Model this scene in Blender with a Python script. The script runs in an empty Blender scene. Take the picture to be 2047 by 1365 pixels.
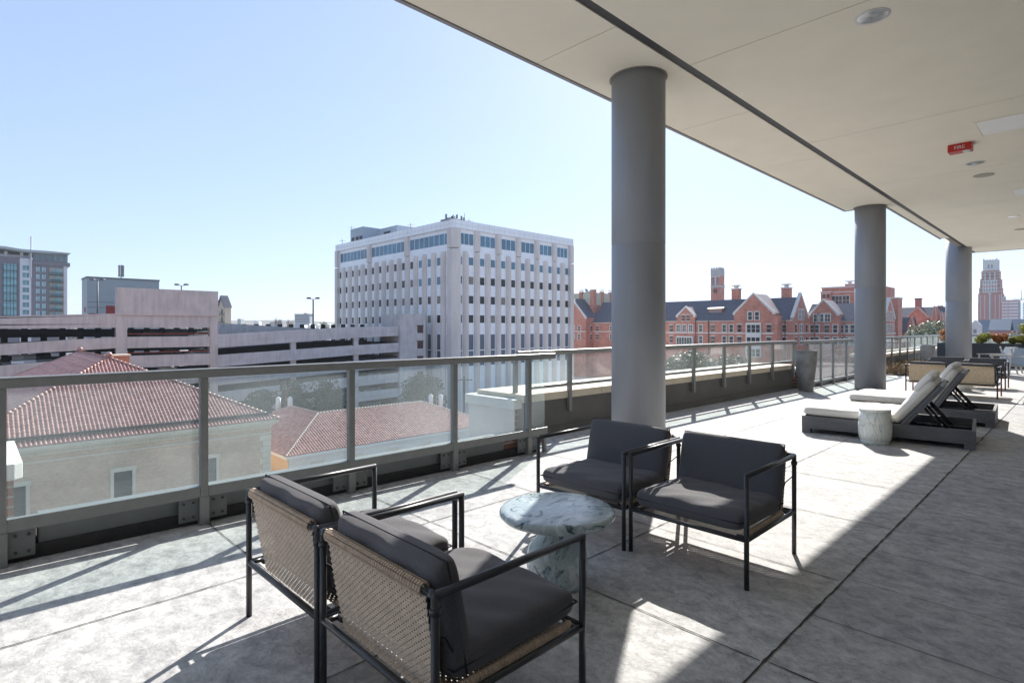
import bpy, math, random
from mathutils import Vector, Matrix
random.seed(11)
SC = bpy.context.scene
COL = SC.collection
R = math.radians

# ------------------------------------------------------------------ camera, sky, sun, exposure
HX, HY, F, EYE, AZ = 1023.5, 655.0, 1120.0, 1.4, R(45.93)
cam_d = bpy.data.cameras.new("camera")
cam = bpy.data.objects.new("camera", cam_d)
COL.objects.link(cam)
cam.location = (0, 0, EYE)
cam.rotation_euler = (R(90), 0, AZ - R(90))
cam_d.sensor_width = 36.0
cam_d.lens = F / 2047.0 * 36.0
cam_d.shift_y = -27.5 / 2047.0
cam_d.clip_start = 0.05
cam_d.clip_end = 9000
SC.camera = cam

SUN_AZ, SUN_EL = R(28.0), R(34.5)
world = bpy.data.worlds.new("World")
SC.world = world
world.use_nodes = True
wn = world.node_tree
bg = wn.nodes["Background"]
sky = wn.nodes.new("ShaderNodeTexSky")
sky.sky_type = 'NISHITA'
sky.sun_disc = False
sky.sun_elevation = SUN_EL
sky.sun_rotation = R(90) - SUN_AZ
sky.altitude = 200
sky.air_density = 1.0
sky.dust_density = 0.5
sky.ozone_density = 1.6
gm_ = wn.nodes.new("ShaderNodeGamma"); gm_.inputs[1].default_value = 0.42      # hazier, more even sky
wn.links.new(sky.outputs[0], gm_.inputs[0]); tn_ = wn.nodes.new("ShaderNodeMixRGB"); tn_.blend_type = 'MULTIPLY'; tn_.inputs[0].default_value = 1; tn_.inputs[2].default_value = (.765, .878, 1.09, 1)
wn.links.new(gm_.outputs[0], tn_.inputs[1]); wn.links.new(tn_.outputs[0], bg.inputs[0])
bg.inputs[1].default_value = 0.103

sun_d = bpy.data.lights.new("sun", 'SUN')
sun = bpy.data.objects.new("sun", sun_d)
COL.objects.link(sun)
sun_d.energy = 2.0
sun_d.angle = R(0.5)
sun_d.color = (1.0, 0.955, 0.89)
sv = Vector((math.cos(SUN_EL) * math.cos(SUN_AZ), math.cos(SUN_EL) * math.sin(SUN_AZ), math.sin(SUN_EL)))
sun.rotation_euler = sv.to_track_quat('Z', 'Y').to_euler()
sun.location = (20, 20, 40)

SC.render.engine = 'CYCLES'
SC.view_settings.view_transform = 'Standard'
SC.view_settings.look = 'None'
SC.view_settings.exposure = 2.2
SC.view_settings.gamma = 1.0
SC.cycles.max_bounces = 10
SC.cycles.transparent_max_bounces = 24

# ------------------------------------------------------------------ plan coordinates
fx, fy = math.cos(AZ), math.sin(AZ)
rx, ry = math.sin(AZ), -math.cos(AZ)
def D(px, d):                                   # plan point at sight line px and depth d metres
    r = (px - HX) / F * d
    return Vector((fx * d + rx * r, fy * d + ry * r, 0))
def Zat(py, d):                                 # height at depth d
    return EYE + (HY - py) * d / F
GROUND = -18.0

# ------------------------------------------------------------------ materials
MC = {}
def mat(name, col, rough=0.7, var=0.12, scale=6.0, bump=0.0, bscale=40.0, metal=0.0, col2=None, spec=0.5,
        stretch=None, detail=5.0, contrast=None, island=0.0, trans=None):
    if name in MC: return MC[name]
    m = bpy.data.materials.new(name); m.use_nodes = True
    nt = m.node_tree; N = nt.nodes; L = nt.links
    b = N["Principled BSDF"]
    b.inputs["Roughness"].default_value = rough
    b.inputs["Metallic"].default_value = metal
    b.inputs["Specular IOR Level"].default_value = spec
    tc = N.new("ShaderNodeTexCoord"); mp = N.new("ShaderNodeMapping")
    L.new(tc.outputs["Object"], mp.inputs[0])
    if stretch: mp.inputs["Scale"].default_value = stretch
    nz = N.new("ShaderNodeTexNoise"); nz.inputs["Scale"].default_value = scale; nz.inputs["Detail"].default_value = detail
    nz.inputs["Roughness"].default_value = 0.6
    L.new(mp.outputs[0], nz.inputs["Vector"])
    rp = N.new("ShaderNodeValToRGB")
    lo, hi = contrast or (0.3, 0.7)
    rp.color_ramp.elements[0].position = lo; rp.color_ramp.elements[1].position = hi
    c2 = col2 or tuple(min(1, c * (1 + var)) for c in col)
    c1 = col if col2 else tuple(c * (1 - var) for c in col)
    rp.color_ramp.elements[0].color = (*c1, 1); rp.color_ramp.elements[1].color = (*c2, 1)
    L.new(nz.outputs["Fac"], rp.inputs[0])
    out = rp.outputs[0]
    if island:
        gi = N.new("ShaderNodeNewGeometry"); hs = N.new("ShaderNodeHueSaturation")
        mr = N.new("ShaderNodeMapRange"); mr.inputs["To Min"].default_value = 1 - island; mr.inputs["To Max"].default_value = 1 + island
        L.new(gi.outputs["Random Per Island"], mr.inputs[0]); L.new(mr.outputs[0], hs.inputs["Value"])
        L.new(out, hs.inputs["Color"]); out = hs.outputs[0]
    L.new(out, b.inputs["Base Color"])
    # uneven gloss
    rr = N.new("ShaderNodeMapRange"); rr.inputs["To Min"].default_value = max(0.02, rough - 0.1); rr.inputs["To Max"].default_value = min(1, rough + 0.1)
    L.new(nz.outputs["Fac"], rr.inputs[0]); L.new(rr.outputs[0], b.inputs["Roughness"])
    if bump:
        n2 = N.new("ShaderNodeTexNoise"); n2.inputs["Scale"].default_value = bscale; n2.inputs["Detail"].default_value = 4
        L.new(mp.outputs[0], n2.inputs["Vector"])
        bp = N.new("ShaderNodeBump"); bp.inputs["Strength"].default_value = bump; bp.inputs["Distance"].default_value = 0.01
        L.new(n2.outputs["Fac"], bp.inputs["Height"]); L.new(bp.outputs[0], b.inputs["Normal"])
    if trans:
        tr = N.new("ShaderNodeBsdfTranslucent"); mx = N.new("ShaderNodeMixShader"); mx.inputs[0].default_value = trans
        L.new(out, tr.inputs[0]); L.new(b.outputs[0], mx.inputs[1]); L.new(tr.outputs[0], mx.inputs[2])
        L.new(mx.outputs[0], N["Material Output"].inputs[0])
    MC[name] = m
    return m

def brick_mat(name, c1, c2, mortar, scale=1.0, bump=0.4, streak=0.0):
    if name in MC: return MC[name]
    m = bpy.data.materials.new(name); m.use_nodes = True
    nt = m.node_tree; N = nt.nodes; L = nt.links; b = N["Principled BSDF"]
    b.inputs["Roughness"].default_value = 0.85
    tc = N.new("ShaderNodeTexCoord"); sx = N.new("ShaderNodeSeparateXYZ"); cx = N.new("ShaderNodeCombineXYZ")
    ad = N.new("ShaderNodeMath"); ad.operation = 'ADD'
    L.new(tc.outputs["Object"], sx.inputs[0])
    L.new(sx.outputs[0], ad.inputs[0]); L.new(sx.outputs[1], ad.inputs[1])
    L.new(ad.outputs[0], cx.inputs[0]); L.new(sx.outputs[2], cx.inputs[1])
    br = N.new("ShaderNodeTexBrick")
    br.inputs["Color1"].default_value = (*c1, 1); br.inputs["Color2"].default_value = (*c2, 1); br.inputs["Mortar"].default_value = (*mortar, 1)
    br.inputs["Scale"].default_value = scale
    br.inputs["Brick Width"].default_value = 0.21; br.inputs["Row Height"].default_value = 0.075; br.inputs["Mortar Size"].default_value = 0.009
    L.new(cx.outputs[0], br.inputs["Vector"])
    nz = N.new("ShaderNodeTexNoise"); nz.inputs["Scale"].default_value = 0.35; nz.inputs["Detail"].default_value = 6
    L.new(tc.outputs["Object"], nz.inputs["Vector"])
    mr = N.new("ShaderNodeMapRange"); mr.inputs["From Min"].default_value = .3; mr.inputs["From Max"].default_value = .7
    mr.inputs["To Min"].default_value = 0.82; mr.inputs["To Max"].default_value = 1.15
    L.new(nz.outputs["Fac"], mr.inputs[0])
    hs = N.new("ShaderNodeHueSaturation"); L.new(br.outputs["Color"], hs.inputs["Color"]); L.new(mr.outputs[0], hs.inputs["Value"])
    L.new(hs.outputs[0], b.inputs["Base Color"])
    bp = N.new("ShaderNodeBump"); bp.inputs["Strength"].default_value = bump; bp.inputs["Distance"].default_value = 0.01
    L.new(br.outputs["Fac"], bp.inputs["Height"]); bp.invert = True
    L.new(bp.outputs[0], b.inputs["Normal"])
    MC[name] = m
    return m

def stained_concrete(name, col, stain):
    """board-formed concrete with rain streaks running down from the top edges"""
    if name in MC: return MC[name]
    m = bpy.data.materials.new(name); m.use_nodes = True
    nt = m.node_tree; N = nt.nodes; L = nt.links; b = N["Principled BSDF"]
    b.inputs["Roughness"].default_value = 0.9
    tc = N.new("ShaderNodeTexCoord")
    mp = N.new("ShaderNodeMapping"); mp.inputs["Scale"].default_value = (1.3, 1.3, 0.22)
    L.new(tc.outputs["Object"], mp.inputs[0])
    n1 = N.new("ShaderNodeTexNoise"); n1.inputs["Scale"].default_value = 1.6; n1.inputs["Detail"].default_value = 8
    L.new(mp.outputs[0], n1.inputs["Vector"])
    n2 = N.new("ShaderNodeTexNoise"); n2.inputs["Scale"].default_value = 0.5; n2.inputs["Detail"].default_value = 8
    L.new(tc.outputs["Object"], n2.inputs["Vector"])
    r1 = N.new("ShaderNodeValToRGB"); r1.color_ramp.elements[0].position = .42; r1.color_ramp.elements[1].position = .68
    r1.color_ramp.elements[0].color = (0, 0, 0, 1); r1.color_ramp.elements[1].color = (1, 1, 1, 1)
    L.new(n1.outputs["Fac"], r1.inputs[0])
    mx = N.new("ShaderNodeMixRGB"); mx.inputs[1].default_value = (*col, 1); mx.inputs[2].default_value = (*stain, 1)
    L.new(r1.outputs[0], mx.inputs[0])
    mr = N.new("ShaderNodeMapRange"); mr.inputs["To Min"].default_value = 0.75; mr.inputs["To Max"].default_value = 1.25
    L.new(n2.outputs["Fac"], mr.inputs[0])
    hs = N.new("ShaderNodeHueSaturation"); L.new(mx.outputs[0], hs.inputs["Color"]); L.new(mr.outputs[0], hs.inputs["Value"])
    L.new(hs.outputs[0], b.inputs["Base Color"])
    MC[name] = m
    return m

def glass_mat(name, tint=(0.90, 0.96, 0.95), veil=0.05, veilcol=(0.80, 0.84, 0.84)):
    """laminated railing glass: see-through, fresnel mirror, and a film of dust that catches the sun"""
    m = bpy.data.materials.new(name); m.use_nodes = True
    nt = m.node_tree; N = nt.nodes; L = nt.links
    for n in list(N): N.remove(n)
    out = N.new("ShaderNodeOutputMaterial")
    tr = N.new("ShaderNodeBsdfTransparent"); tr.inputs[0].default_value = (*tint, 1)
    gl = N.new("ShaderNodeBsdfGlossy"); gl.inputs["Roughness"].default_value = 0.015; gl.inputs[0].default_value = (1, 1, 1, 1)
    lw = N.new("ShaderNodeFresnel"); lw.inputs[0].default_value = 1.5
    gi = N.new("ShaderNodeNewGeometry"); nb = N.new("ShaderNodeMath"); nb.operation = 'SUBTRACT'; nb.inputs[0].default_value = 1; L.new(gi.outputs["Backfacing"], nb.inputs[1])
    fm_ = N.new("ShaderNodeMath"); fm_.operation = 'MULTIPLY'; L.new(lw.outputs[0], fm_.inputs[0]); L.new(nb.outputs[0], fm_.inputs[1])      # reflect on entering faces only
    m1 = N.new("ShaderNodeMixShader"); L.new(fm_.outputs[0], m1.inputs[0]); L.new(tr.outputs[0], m1.inputs[1]); L.new(gl.outputs[0], m1.inputs[2])
    ts = N.new("ShaderNodeBsdfTranslucent"); ts.inputs[0].default_value = (*veilcol, 1)
    df = N.new("ShaderNodeBsdfDiffuse"); df.inputs[0].default_value = (*veilcol, 1)
    m2 = N.new("ShaderNodeMixShader"); m2.inputs[0].default_value = 0.35; L.new(ts.outputs[0], m2.inputs[1]); L.new(df.outputs[0], m2.inputs[2])
    tc = N.new("ShaderNodeTexCoord")
    nz = N.new("ShaderNodeTexNoise"); nz.inputs["Scale"].default_value = 1.3; nz.inputs["Detail"].default_value = 4
    L.new(tc.outputs["Object"], nz.inputs["Vector"])
    n2 = N.new("ShaderNodeTexVoronoi"); n2.inputs["Scale"].default_value = 85
    L.new(tc.outputs["Object"], n2.inputs["Vector"])
    r2 = N.new("ShaderNodeValToRGB"); r2.color_ramp.elements[0].position = 0.06; r2.color_ramp.elements[1].position = 0.16
    r2.color_ramp.elements[0].color = (1, 1, 1, 1); r2.color_ramp.elements[1].color = (0, 0, 0, 1)
    L.new(n2.outputs["Distance"], r2.inputs[0])
    n3 = N.new("ShaderNodeTexNoise"); n3.inputs["Scale"].default_value = 5
    L.new(tc.outputs["Object"], n3.inputs["Vector"])
    r3 = N.new("ShaderNodeMapRange"); r3.inputs["From Min"].default_value = .5; r3.inputs["From Max"].default_value = .7
    L.new(n3.outputs["Fac"], r3.inputs[0])
    mu = N.new("ShaderNodeMath"); mu.operation = 'MULTIPLY'; L.new(r2.outputs[0], mu.inputs[0]); L.new(r3.outputs[0], mu.inputs[1])
    mr = N.new("ShaderNodeMapRange"); mr.inputs["From Min"].default_value = .35; mr.inputs["From Max"].default_value = .7
    mr.inputs["To Min"].default_value = veil * 0.6; mr.inputs["To Max"].default_value = veil * 1.5
    L.new(nz.outputs["Fac"], mr.inputs[0])
    ma = N.new("ShaderNodeMath"); ma.operation = 'MULTIPLY_ADD'; L.new(mu.outputs[0], ma.inputs[0]); ma.inputs[1].default_value = 0.22
    L.new(mr.outputs[0], ma.inputs[2])
    m3 = N.new("ShaderNodeMixShader"); L.new(ma.outputs[0], m3.inputs[0]); L.new(m1.outputs[0], m3.inputs[1]); L.new(m2.outputs[0], m3.inputs[2])
    L.new(m3.outputs[0], out.inputs[0])
    MC[name] = m
    return m

def deck_mat():
    """stamped grey concrete with a slate texture: broad tone drifts, fine veins, dark scuffs"""
    m = bpy.data.materials.new("stamped_concrete"); m.use_nodes = True
    nt = m.node_tree; N = nt.nodes; L = nt.links; b = N["Principled BSDF"]
    tc = N.new("ShaderNodeTexCoord")
    mp = N.new("ShaderNodeMapping"); mp.inputs["Scale"].default_value = (1.35, 1.0, 1); mp.inputs["Rotation"].default_value = (0, 0, R(-25))
    L.new(tc.outputs["Object"], mp.inputs[0])
    def noise(s, d=6, r=.6, dist=0.0, src=mp):
        n = N.new("ShaderNodeTexNoise"); n.inputs["Scale"].default_value = s; n.inputs["Detail"].default_value = d
        n.inputs["Roughness"].default_value = r; n.inputs["Distortion"].default_value = dist
        L.new(src.outputs[0], n.inputs["Vector"]); return n
    def ramp(n, a, c, ca, cb):
        r = N.new("ShaderNodeValToRGB"); r.color_ramp.elements[0].position = a; r.color_ramp.elements[1].position = c
        r.color_ramp.elements[0].color = (*ca, 1); r.color_ramp.elements[1].color = (*cb, 1)
        L.new(n.outputs["Fac"], r.inputs[0]); return r
    n1 = noise(1.7, 10, .68, .25); n2 = noise(8.5, 12, .76, .35); n3 = noise(46, 8, .75, .2); n4 = noise(.45, 3, .5)
    base = ramp(n1, .30, .68, (0.46, 0.458, 0.452), (0.615, 0.61, 0.598))
    r2 = ramp(n2, .36, .60, (0.50, 0.50, 0.52), (1.08, 1.08, 1.07))
    mx = N.new("ShaderNodeMixRGB"); mx.blend_type = 'MULTIPLY'; mx.inputs[0].default_value = 0.85
    L.new(base.outputs[0], mx.inputs[1]); L.new(r2.outputs[0], mx.inputs[2])
    r3 = ramp(n3, .34, .52, (0.72, 0.72, 0.74), (1, 1, 1))
    m2 = N.new("ShaderNodeMixRGB"); m2.blend_type = 'MULTIPLY'; m2.inputs[0].default_value = .7
    L.new(mx.outputs[0], m2.inputs[1]); L.new(r3.outputs[0], m2.inputs[2])
    rv = N.new("ShaderNodeMath"); rv.operation = 'SUBTRACT'; rv.inputs[1].default_value = .5; nv = noise(4.2, 9, .7, .9); L.new(nv.outputs["Fac"], rv.inputs[0])
    rab = N.new("ShaderNodeMath"); rab.operation = 'ABSOLUTE'; L.new(rv.outputs[0], rab.inputs[0])
    rr_ = N.new("ShaderNodeValToRGB"); rr_.color_ramp.elements[0].position = 0.0; rr_.color_ramp.elements[1].position = .014
    rr_.color_ramp.elements[0].color = (.55, .55, .56, 1); rr_.color_ramp.elements[1].color = (1, 1, 1, 1); L.new(rab.outputs[0], rr_.inputs[0])
    mv = N.new("ShaderNodeMixRGB"); mv.blend_type = 'MULTIPLY'; L.new(ramp(n4, .42, .6, (.1, .1, .1), (.75, .75, .75)).outputs[0], mv.inputs[0])
    L.new(m2.outputs[0], mv.inputs[1]); L.new(rr_.outputs[0], mv.inputs[2]); m2 = mv
    # the inner strip (y < 0.95) is multiplied a little darker, and each slab differs a little
    sx = N.new("ShaderNodeSeparateXYZ"); L.new(tc.outputs["Object"], sx.inputs[0])
    lt = N.new("ShaderNodeMath"); lt.operation = 'LESS_THAN'; lt.inputs[1].default_value = 0.95; L.new(sx.outputs[1], lt.inputs[0])
    gx = N.new("ShaderNodeMath"); gx.operation = 'GREATER_THAN'; gx.inputs[1].default_value = 2.95; L.new(sx.outputs[0], gx.inputs[0])
    mlt = N.new("ShaderNodeMath"); mlt.operation = 'MULTIPLY'; L.new(lt.outputs[0], mlt.inputs[0]); L.new(gx.outputs[0], mlt.inputs[1])
    m3 = N.new("ShaderNodeMixRGB"); m3.blend_type = 'MULTIPLY'; m3.inputs[2].default_value = (0.88, 0.89, 0.92, 1)
    L.new(mlt.outputs[0], m3.inputs[0]); L.new(m2.outputs[0], m3.inputs[1])
    def cell(off, size, src):
        a = N.new("ShaderNodeMath"); a.operation = 'ADD'; a.inputs[1].default_value = -off; L.new(src, a.inputs[0])
        d = N.new("ShaderNodeMath"); d.operation = 'DIVIDE'; d.inputs[1].default_value = size; L.new(a.outputs[0], d.inputs[0])
        f = N.new("ShaderNodeMath"); f.operation = 'FLOOR'; L.new(d.outputs[0], f.inputs[0]); return f
    c1 = cell(1.23, 1.12, sx.outputs[0]); c2 = cell(.95, 1.17, sx.outputs[1])
    cb = N.new("ShaderNodeCombineXYZ"); L.new(c1.outputs[0], cb.inputs[0]); L.new(c2.outputs[0], cb.inputs[1])
    wn_ = N.new("ShaderNodeTexWhiteNoise"); L.new(cb.outputs[0], wn_.inputs["Vector"])
    mr = N.new("ShaderNodeMapRange"); mr.inputs["To Min"].default_value = .91; mr.inputs["To Max"].default_value = 1.08; L.new(wn_.outputs["Value"], mr.inputs[0])
    hs = N.new("ShaderNodeHueSaturation"); L.new(m3.outputs[0], hs.inputs["Color"]); L.new(mr.outputs[0], hs.inputs["Value"])
    L.new(hs.outputs[0], b.inputs["Base Color"])
    ro = N.new("ShaderNodeMapRange"); ro.inputs["To Min"].default_value = .6; ro.inputs["To Max"].default_value = .95; b.inputs["Specular IOR Level"].default_value = .28
    L.new(n2.outputs["Fac"], ro.inputs[0]); L.new(ro.outputs[0], b.inputs["Roughness"])
    ad = N.new("ShaderNodeMath"); ad.operation = 'MULTIPLY_ADD'; ad.inputs[1].default_value = .25; L.new(n3.outputs["Fac"], ad.inputs[0]); L.new(n2.outputs["Fac"], ad.inputs[2])
    bp = N.new("ShaderNodeBump"); bp.inputs["Strength"].default_value = .55; bp.inputs["Distance"].default_value = .012
    L.new(ad.outputs[0], bp.inputs["Height"]); L.new(bp.outputs[0], b.inputs["Normal"])
    return m

def marble_mat():
    m = bpy.data.materials.new("green_white_marble"); m.use_nodes = True
    nt = m.node_tree; N = nt.nodes; L = nt.links; b = N["Principled BSDF"]
    tc = N.new("ShaderNodeTexCoord"); mp = N.new("ShaderNodeMapping"); mp.inputs["Rotation"].default_value = (R(35), R(20), R(30))
    mp.inputs["Scale"].default_value = (1, 1.7, 1)
    L.new(tc.outputs["Object"], mp.inputs[0])
    n0 = N.new("ShaderNodeTexNoise"); n0.inputs["Scale"].default_value = 2.3; n0.inputs["Detail"].default_value = 3
    L.new(mp.outputs[0], n0.inputs["Vector"])
    vm = N.new("ShaderNodeVectorMath"); vm.operation = 'MULTIPLY_ADD'; vm.inputs[1].default_value = (1.1, 1.1, 1.1)
    L.new(n0.outputs["Color"], vm.inputs[0]); L.new(mp.outputs[0], vm.inputs[2])
    wv = N.new("ShaderNodeTexNoise"); wv.inputs["Scale"].default_value = 2.6; wv.inputs["Detail"].default_value = 8; wv.inputs["Distortion"].default_value = 2.6
    wv.inputs["Roughness"].default_value = .62
    L.new(vm.outputs[0], wv.inputs["Vector"])
    rp = N.new("ShaderNodeValToRGB"); cr = rp.color_ramp
    cr.elements[0].position = .34; cr.elements[0].color = (.035, .06, .07, 1)
    cr.elements[1].position = .72; cr.elements[1].color = (.62, .67, .69, 1)
    for p, c in ((.39, (.13, .19, .21)), (.44, (.34, .41, .43)), (.48, (.46, .53, .56)), (.52, (.32, .40, .43)), (.57, (.50, .57, .61))):
        e = cr.elements.new(p); e.color = (*c, 1)
    L.new(wv.outputs["Fac"], rp.inputs[0]); L.new(rp.outputs[0], b.inputs["Base Color"])
    b.inputs["Roughness"].default_value = .22
    return m

def tile_mat():
    m = bpy.data.materials.new("clay_roof_tile"); m.use_nodes = True
    nt = m.node_tree; N = nt.nodes; L = nt.links; b = N["Principled BSDF"]
    tc = N.new("ShaderNodeTexCoord")
    n1 = N.new("ShaderNodeTexNoise"); n1.inputs["Scale"].default_value = 2.4; n1.inputs["Detail"].default_value = 8; L.new(tc.outputs["Object"], n1.inputs["Vector"])
    rp = N.new("ShaderNodeValToRGB"); rp.color_ramp.elements[0].position = .3; rp.color_ramp.elements[1].position = .7
    rp.color_ramp.elements[0].color = (.30, .13, .105, 1); rp.color_ramp.elements[1].color = (.56, .32, .265, 1)
    L.new(n1.outputs["Fac"], rp.inputs[0]); L.new(rp.outputs[0], b.inputs["Base Color"])
    b.inputs["Roughness"].default_value = .34
    return m

M = {}
M['deck'] = deck_mat()
M['marble'] = marble_mat()
M['tile'] = tile_mat()
M['joint'] = mat('joint_filler', (.045, .038, .034), .95, .4, 20)
M['soffit'] = mat('soffit_stucco', (.94, .872, .735), .9, .03, 1.6, .25, 160)
M['reveal'] = mat('dark_reveal_metal', (.055, .055, .06), .55, .15, 12)
M['groove'] = mat('groove_shadow_gap', (.30, .27, .22), .9, .2, 10)
M['column'] = mat('column_grey_paint', (.29, .30, .325), .5, .08, 2.2, .12, 60, stretch=(1, 1, .35))
M['rail'] = mat('railing_grey_paint', (.20, .205, .20), .33, .09, 14, .05, 90, spec=.6)
M['bolt'] = mat('dark_bolt_steel', (.06, .06, .06), .5, .2, 40, metal=.4)
M['curb'] = mat('curb_grey_paint', (.15, .16, .158), .5, .16, 3.5, .2, 25)
M['curb2'] = mat('black_membrane', (.030, .029, .030), .8, .3, 8, .5, 30)
M['parapet'] = mat('parapet_brown_grey', (.14, .136, .13), .75, .14, 2.2, .25, 18)
M['coping'] = mat('coping_limestone', (.66, .58, .46), .85, .08, 4, .2, 60)
M['cap'] = mat('pier_cap_stone', (.74, .73, .70), .85, .06, 3, .2, 60)
M['stucco'] = mat('pier_white_stucco', (.66, .64, .61), .9, .06, 3, .2, 60)
M['brickred'] = brick_mat('pier_brick', (.25, .115, .085), (.19, .085, .065), (.34, .31, .29), 1.0, .6)
M['glass'] = glass_mat('railing_glass', (.93, .975, .965), .075)
M['frame'] = mat('powder_coated_tube', (.030, .031, .036), .38, .12, 30, spec=.6)
M['redleg'] = mat('oxide_red_tube', (.16, .03, .03), .45, .1, 20)
M['fabric'] = mat('charcoal_fabric', (.108, .108, .118), .92, .22, 260, .35, 420, spec=.2)
_fb = M['fabric'].node_tree.nodes['Principled BSDF']; _fb.inputs['Sheen Weight'].default_value = .22; _fb.inputs['Sheen Roughness'].default_value = .45; _fb.inputs['Sheen Tint'].default_value = (1, .93, .87, 1)
M['piping'] = mat('charcoal_piping', (.022, .022, .026), .9, .2, 100)
M['wicker'] = mat('woven_resin_tan', (.62, .49, .38), .6, .12, 30, .3, 200, island=.07)
M['wicker2'] = mat('woven_resin_light', (.78, .60, .39), .6, .15, 30, .3, 200, island=.12)
M['white_fab'] = mat('cream_canvas', (.74, .71, .66), .9, .05, 6, .15, 90)
M['lounger'] = mat('lounger_grey_board', (.13, .13, .14), .6, .18, 5, .25, 30, stretch=(1, 1, 3))
M['louback'] = mat('lounger_panel', (.13, .14, .16), .5, .12, 6)
M['black'] = mat('black_steel', (.012, .012, .014), .5, .2, 20)
M['pot'] = mat('stone_planter', (.22, .22, .215), .8, .28, 4.2, .5, 30, contrast=(.35, .62))
M['pot2'] = mat('pale_stone_planter', (.38, .37, .36), .8, .12, 5, .3, 30)
M['planter'] = mat('planter_slate_blue', (.035, .042, .055), .55, .12, 3)
M['soil'] = mat('soil', (.07, .05, .035), .95, .3, 12, .6, 30)
M['leaf_y'] = mat('shrub_yellow_green', (.24, .25, .05), .6, .3, 8, island=.45, trans=.35)
M['leaf_r'] = mat('shrub_red_bronze', (.36, .15, .045), .6, .3, 8, island=.45, trans=.35)
M['leaf_d'] = mat('magnolia_dark_green', (.07, .095, .045), .55, .3, 4, island=.5)
M['leaf_p'] = mat('magnolia_sage_green', (.27, .29, .18), .45, .3, 4, island=.5)
M['leaf_t'] = mat('street_tree_green', (.06, .085, .055), .6, .3, 4, island=.5)
M['bare'] = mat('bare_twigs', (.20, .17, .15), .9, .25, .02, island=.35)
M['bark'] = mat('bark', (.10, .075, .055), .9, .3, 6)
M['straw'] = mat('dry_grass', (.34, .25, .15), .9, .3, 6, island=.5)
M['office'] = mat('office_white_panel', (.88, .90, .93), .55, .05, .3)
M['pier'] = mat('office_precast_pier', (.68, .62, .58), .9, .14, .5, stretch=(1, 1, .15))
M['pane'] = mat('office_sky_reflection_glass', (.06, .17, .27), .08, .3, .15, spec=.8)  # blue of the reflected sky is put into the pane colour
M['pane_dark'] = mat('office_dark_glass', (.012, .018, .024), .1, .5, .25, spec=.35)
M['penthouse'] = mat('penthouse_grey', (.34, .39, .44), .7, .05, .4)
M['garage'] = stained_concrete('garage_concrete', (.58, .51, .475), (.49, .425, .395))
M['garage2'] = stained_concrete('garage_side_concrete', (.56, .53, .53), (.47, .44, .44))
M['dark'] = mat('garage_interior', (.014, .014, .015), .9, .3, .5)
M['redpipe'] = mat('red_pipe', (.28, .035, .02), .5, .1, 5)
M['redpaint'] = mat('red_paint', (.32, .02, .02), .5, .1, 2)
M['bluegrey'] = mat('blue_grey_cladding', (.38, .41, .42), .75, .05, .4, stretch=(1, 1, 3))
M['steel'] = mat('galvanised_steel', (.20, .21, .22), .6, .1, 5)
M['lamp'] = mat('dark_lamp_post', (.02, .02, .022), .5, .1, 5)
M['bwall'] = brick_mat('buff_brick', (.66, .47, .32), (.52, .36, .24), (.56, .48, .40), 1.0, .3)
M['bstone'] = mat('buff_limestone', (.62, .56, .44), .85, .1, 1.2)
M['orange'] = mat('ochre_render', (.66, .44, .22), .9, .07, .6)
M['white'] = mat('white_paint', (.72, .72, .70), .6, .05, 4)
M['winframe'] = mat('dark_window_frame', (.035, .05, .055), .4, .15, 4)
M['pane_g'] = mat('sash_glass', (.03, .05, .055), .12, .5, .6, spec=.35)
M['chimbrick'] = brick_mat('chimney_brick', (.50, .22, .12), (.40, .17, .095), (.36, .25, .2), 1.0, .3)
M['dbrick'] = brick_mat('dormitory_brick', (.54, .19, .13), (.36, .11, .08), (.42, .26, .2), .3, .2)
M['slate'] = mat('blue_slate_roof', (.045, .05, .075), .55, .3, 1.6, .6, 3.0, col2=(.085, .092, .125))
M['slate_l'] = mat('pale_roof_and_glare', (.42, .33, .28), .5, .12, 1.2)  # on cross-gable and dormer slopes: slate painted pale for sky glare
M['trim'] = mat('limestone_trim', (.60, .57, .54), .8, .06, 1)
M['panelg'] = mat('louvre_panel_tan', (.42, .42, .34), .7, .08, 1, stretch=(1, 1, 4))
M['farbrick'] = mat('far_tower_brick', (.36, .13, .12), .85, .1, .2)
M['farstone'] = mat('far_tower_stone', (.50, .50, .50), .85, .1, .2)
M['farroof'] = mat('far_slate_roof', (.05, .10, .16), .6, .1, .1)
M['crane'] = mat('crane_blue', (.14, .30, .42), .5, .1, 1)
M['aptgrey'] = mat('apartment_grey_panel', (.19, .18, .21), .8, .04, .2)
M['aptwhite'] = mat('apartment_white_panel', (.60, .60, .64), .8, .04, .2)
M['aptglass'] = mat('apartment_teal_glass', (.14, .36, .42), .1, .4, .12, spec=.9)
M['apttan'] = mat('apartment_tan_wall', (.42, .33, .27), .8, .05, .2)
M['beige'] = mat('beige_stone_far', (.55, .46, .36), .85, .08, .3)
M['asphalt'] = mat('asphalt', (.26, .255, .245), .9, .3, .02)
M['hill'] = mat('hill_scrub', (.13, .12, .105), .95, .3, .01)
M['drumc'] = None
M['alarm'] = mat('alarm_red_plastic', (.50, .018, .015), .35, .05, 20)
M['chrome'] = mat('reflector_aluminium', (.75, .75, .74), .12, .05, 20, metal=1.0)
M['greyfab'] = mat('pale_blue_sling', (.33, .38, .42), .8, .1, 30)
M['greywood'] = mat('weathered_white_wood', (.50, .48, .47), .7, .12, 10)

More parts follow.
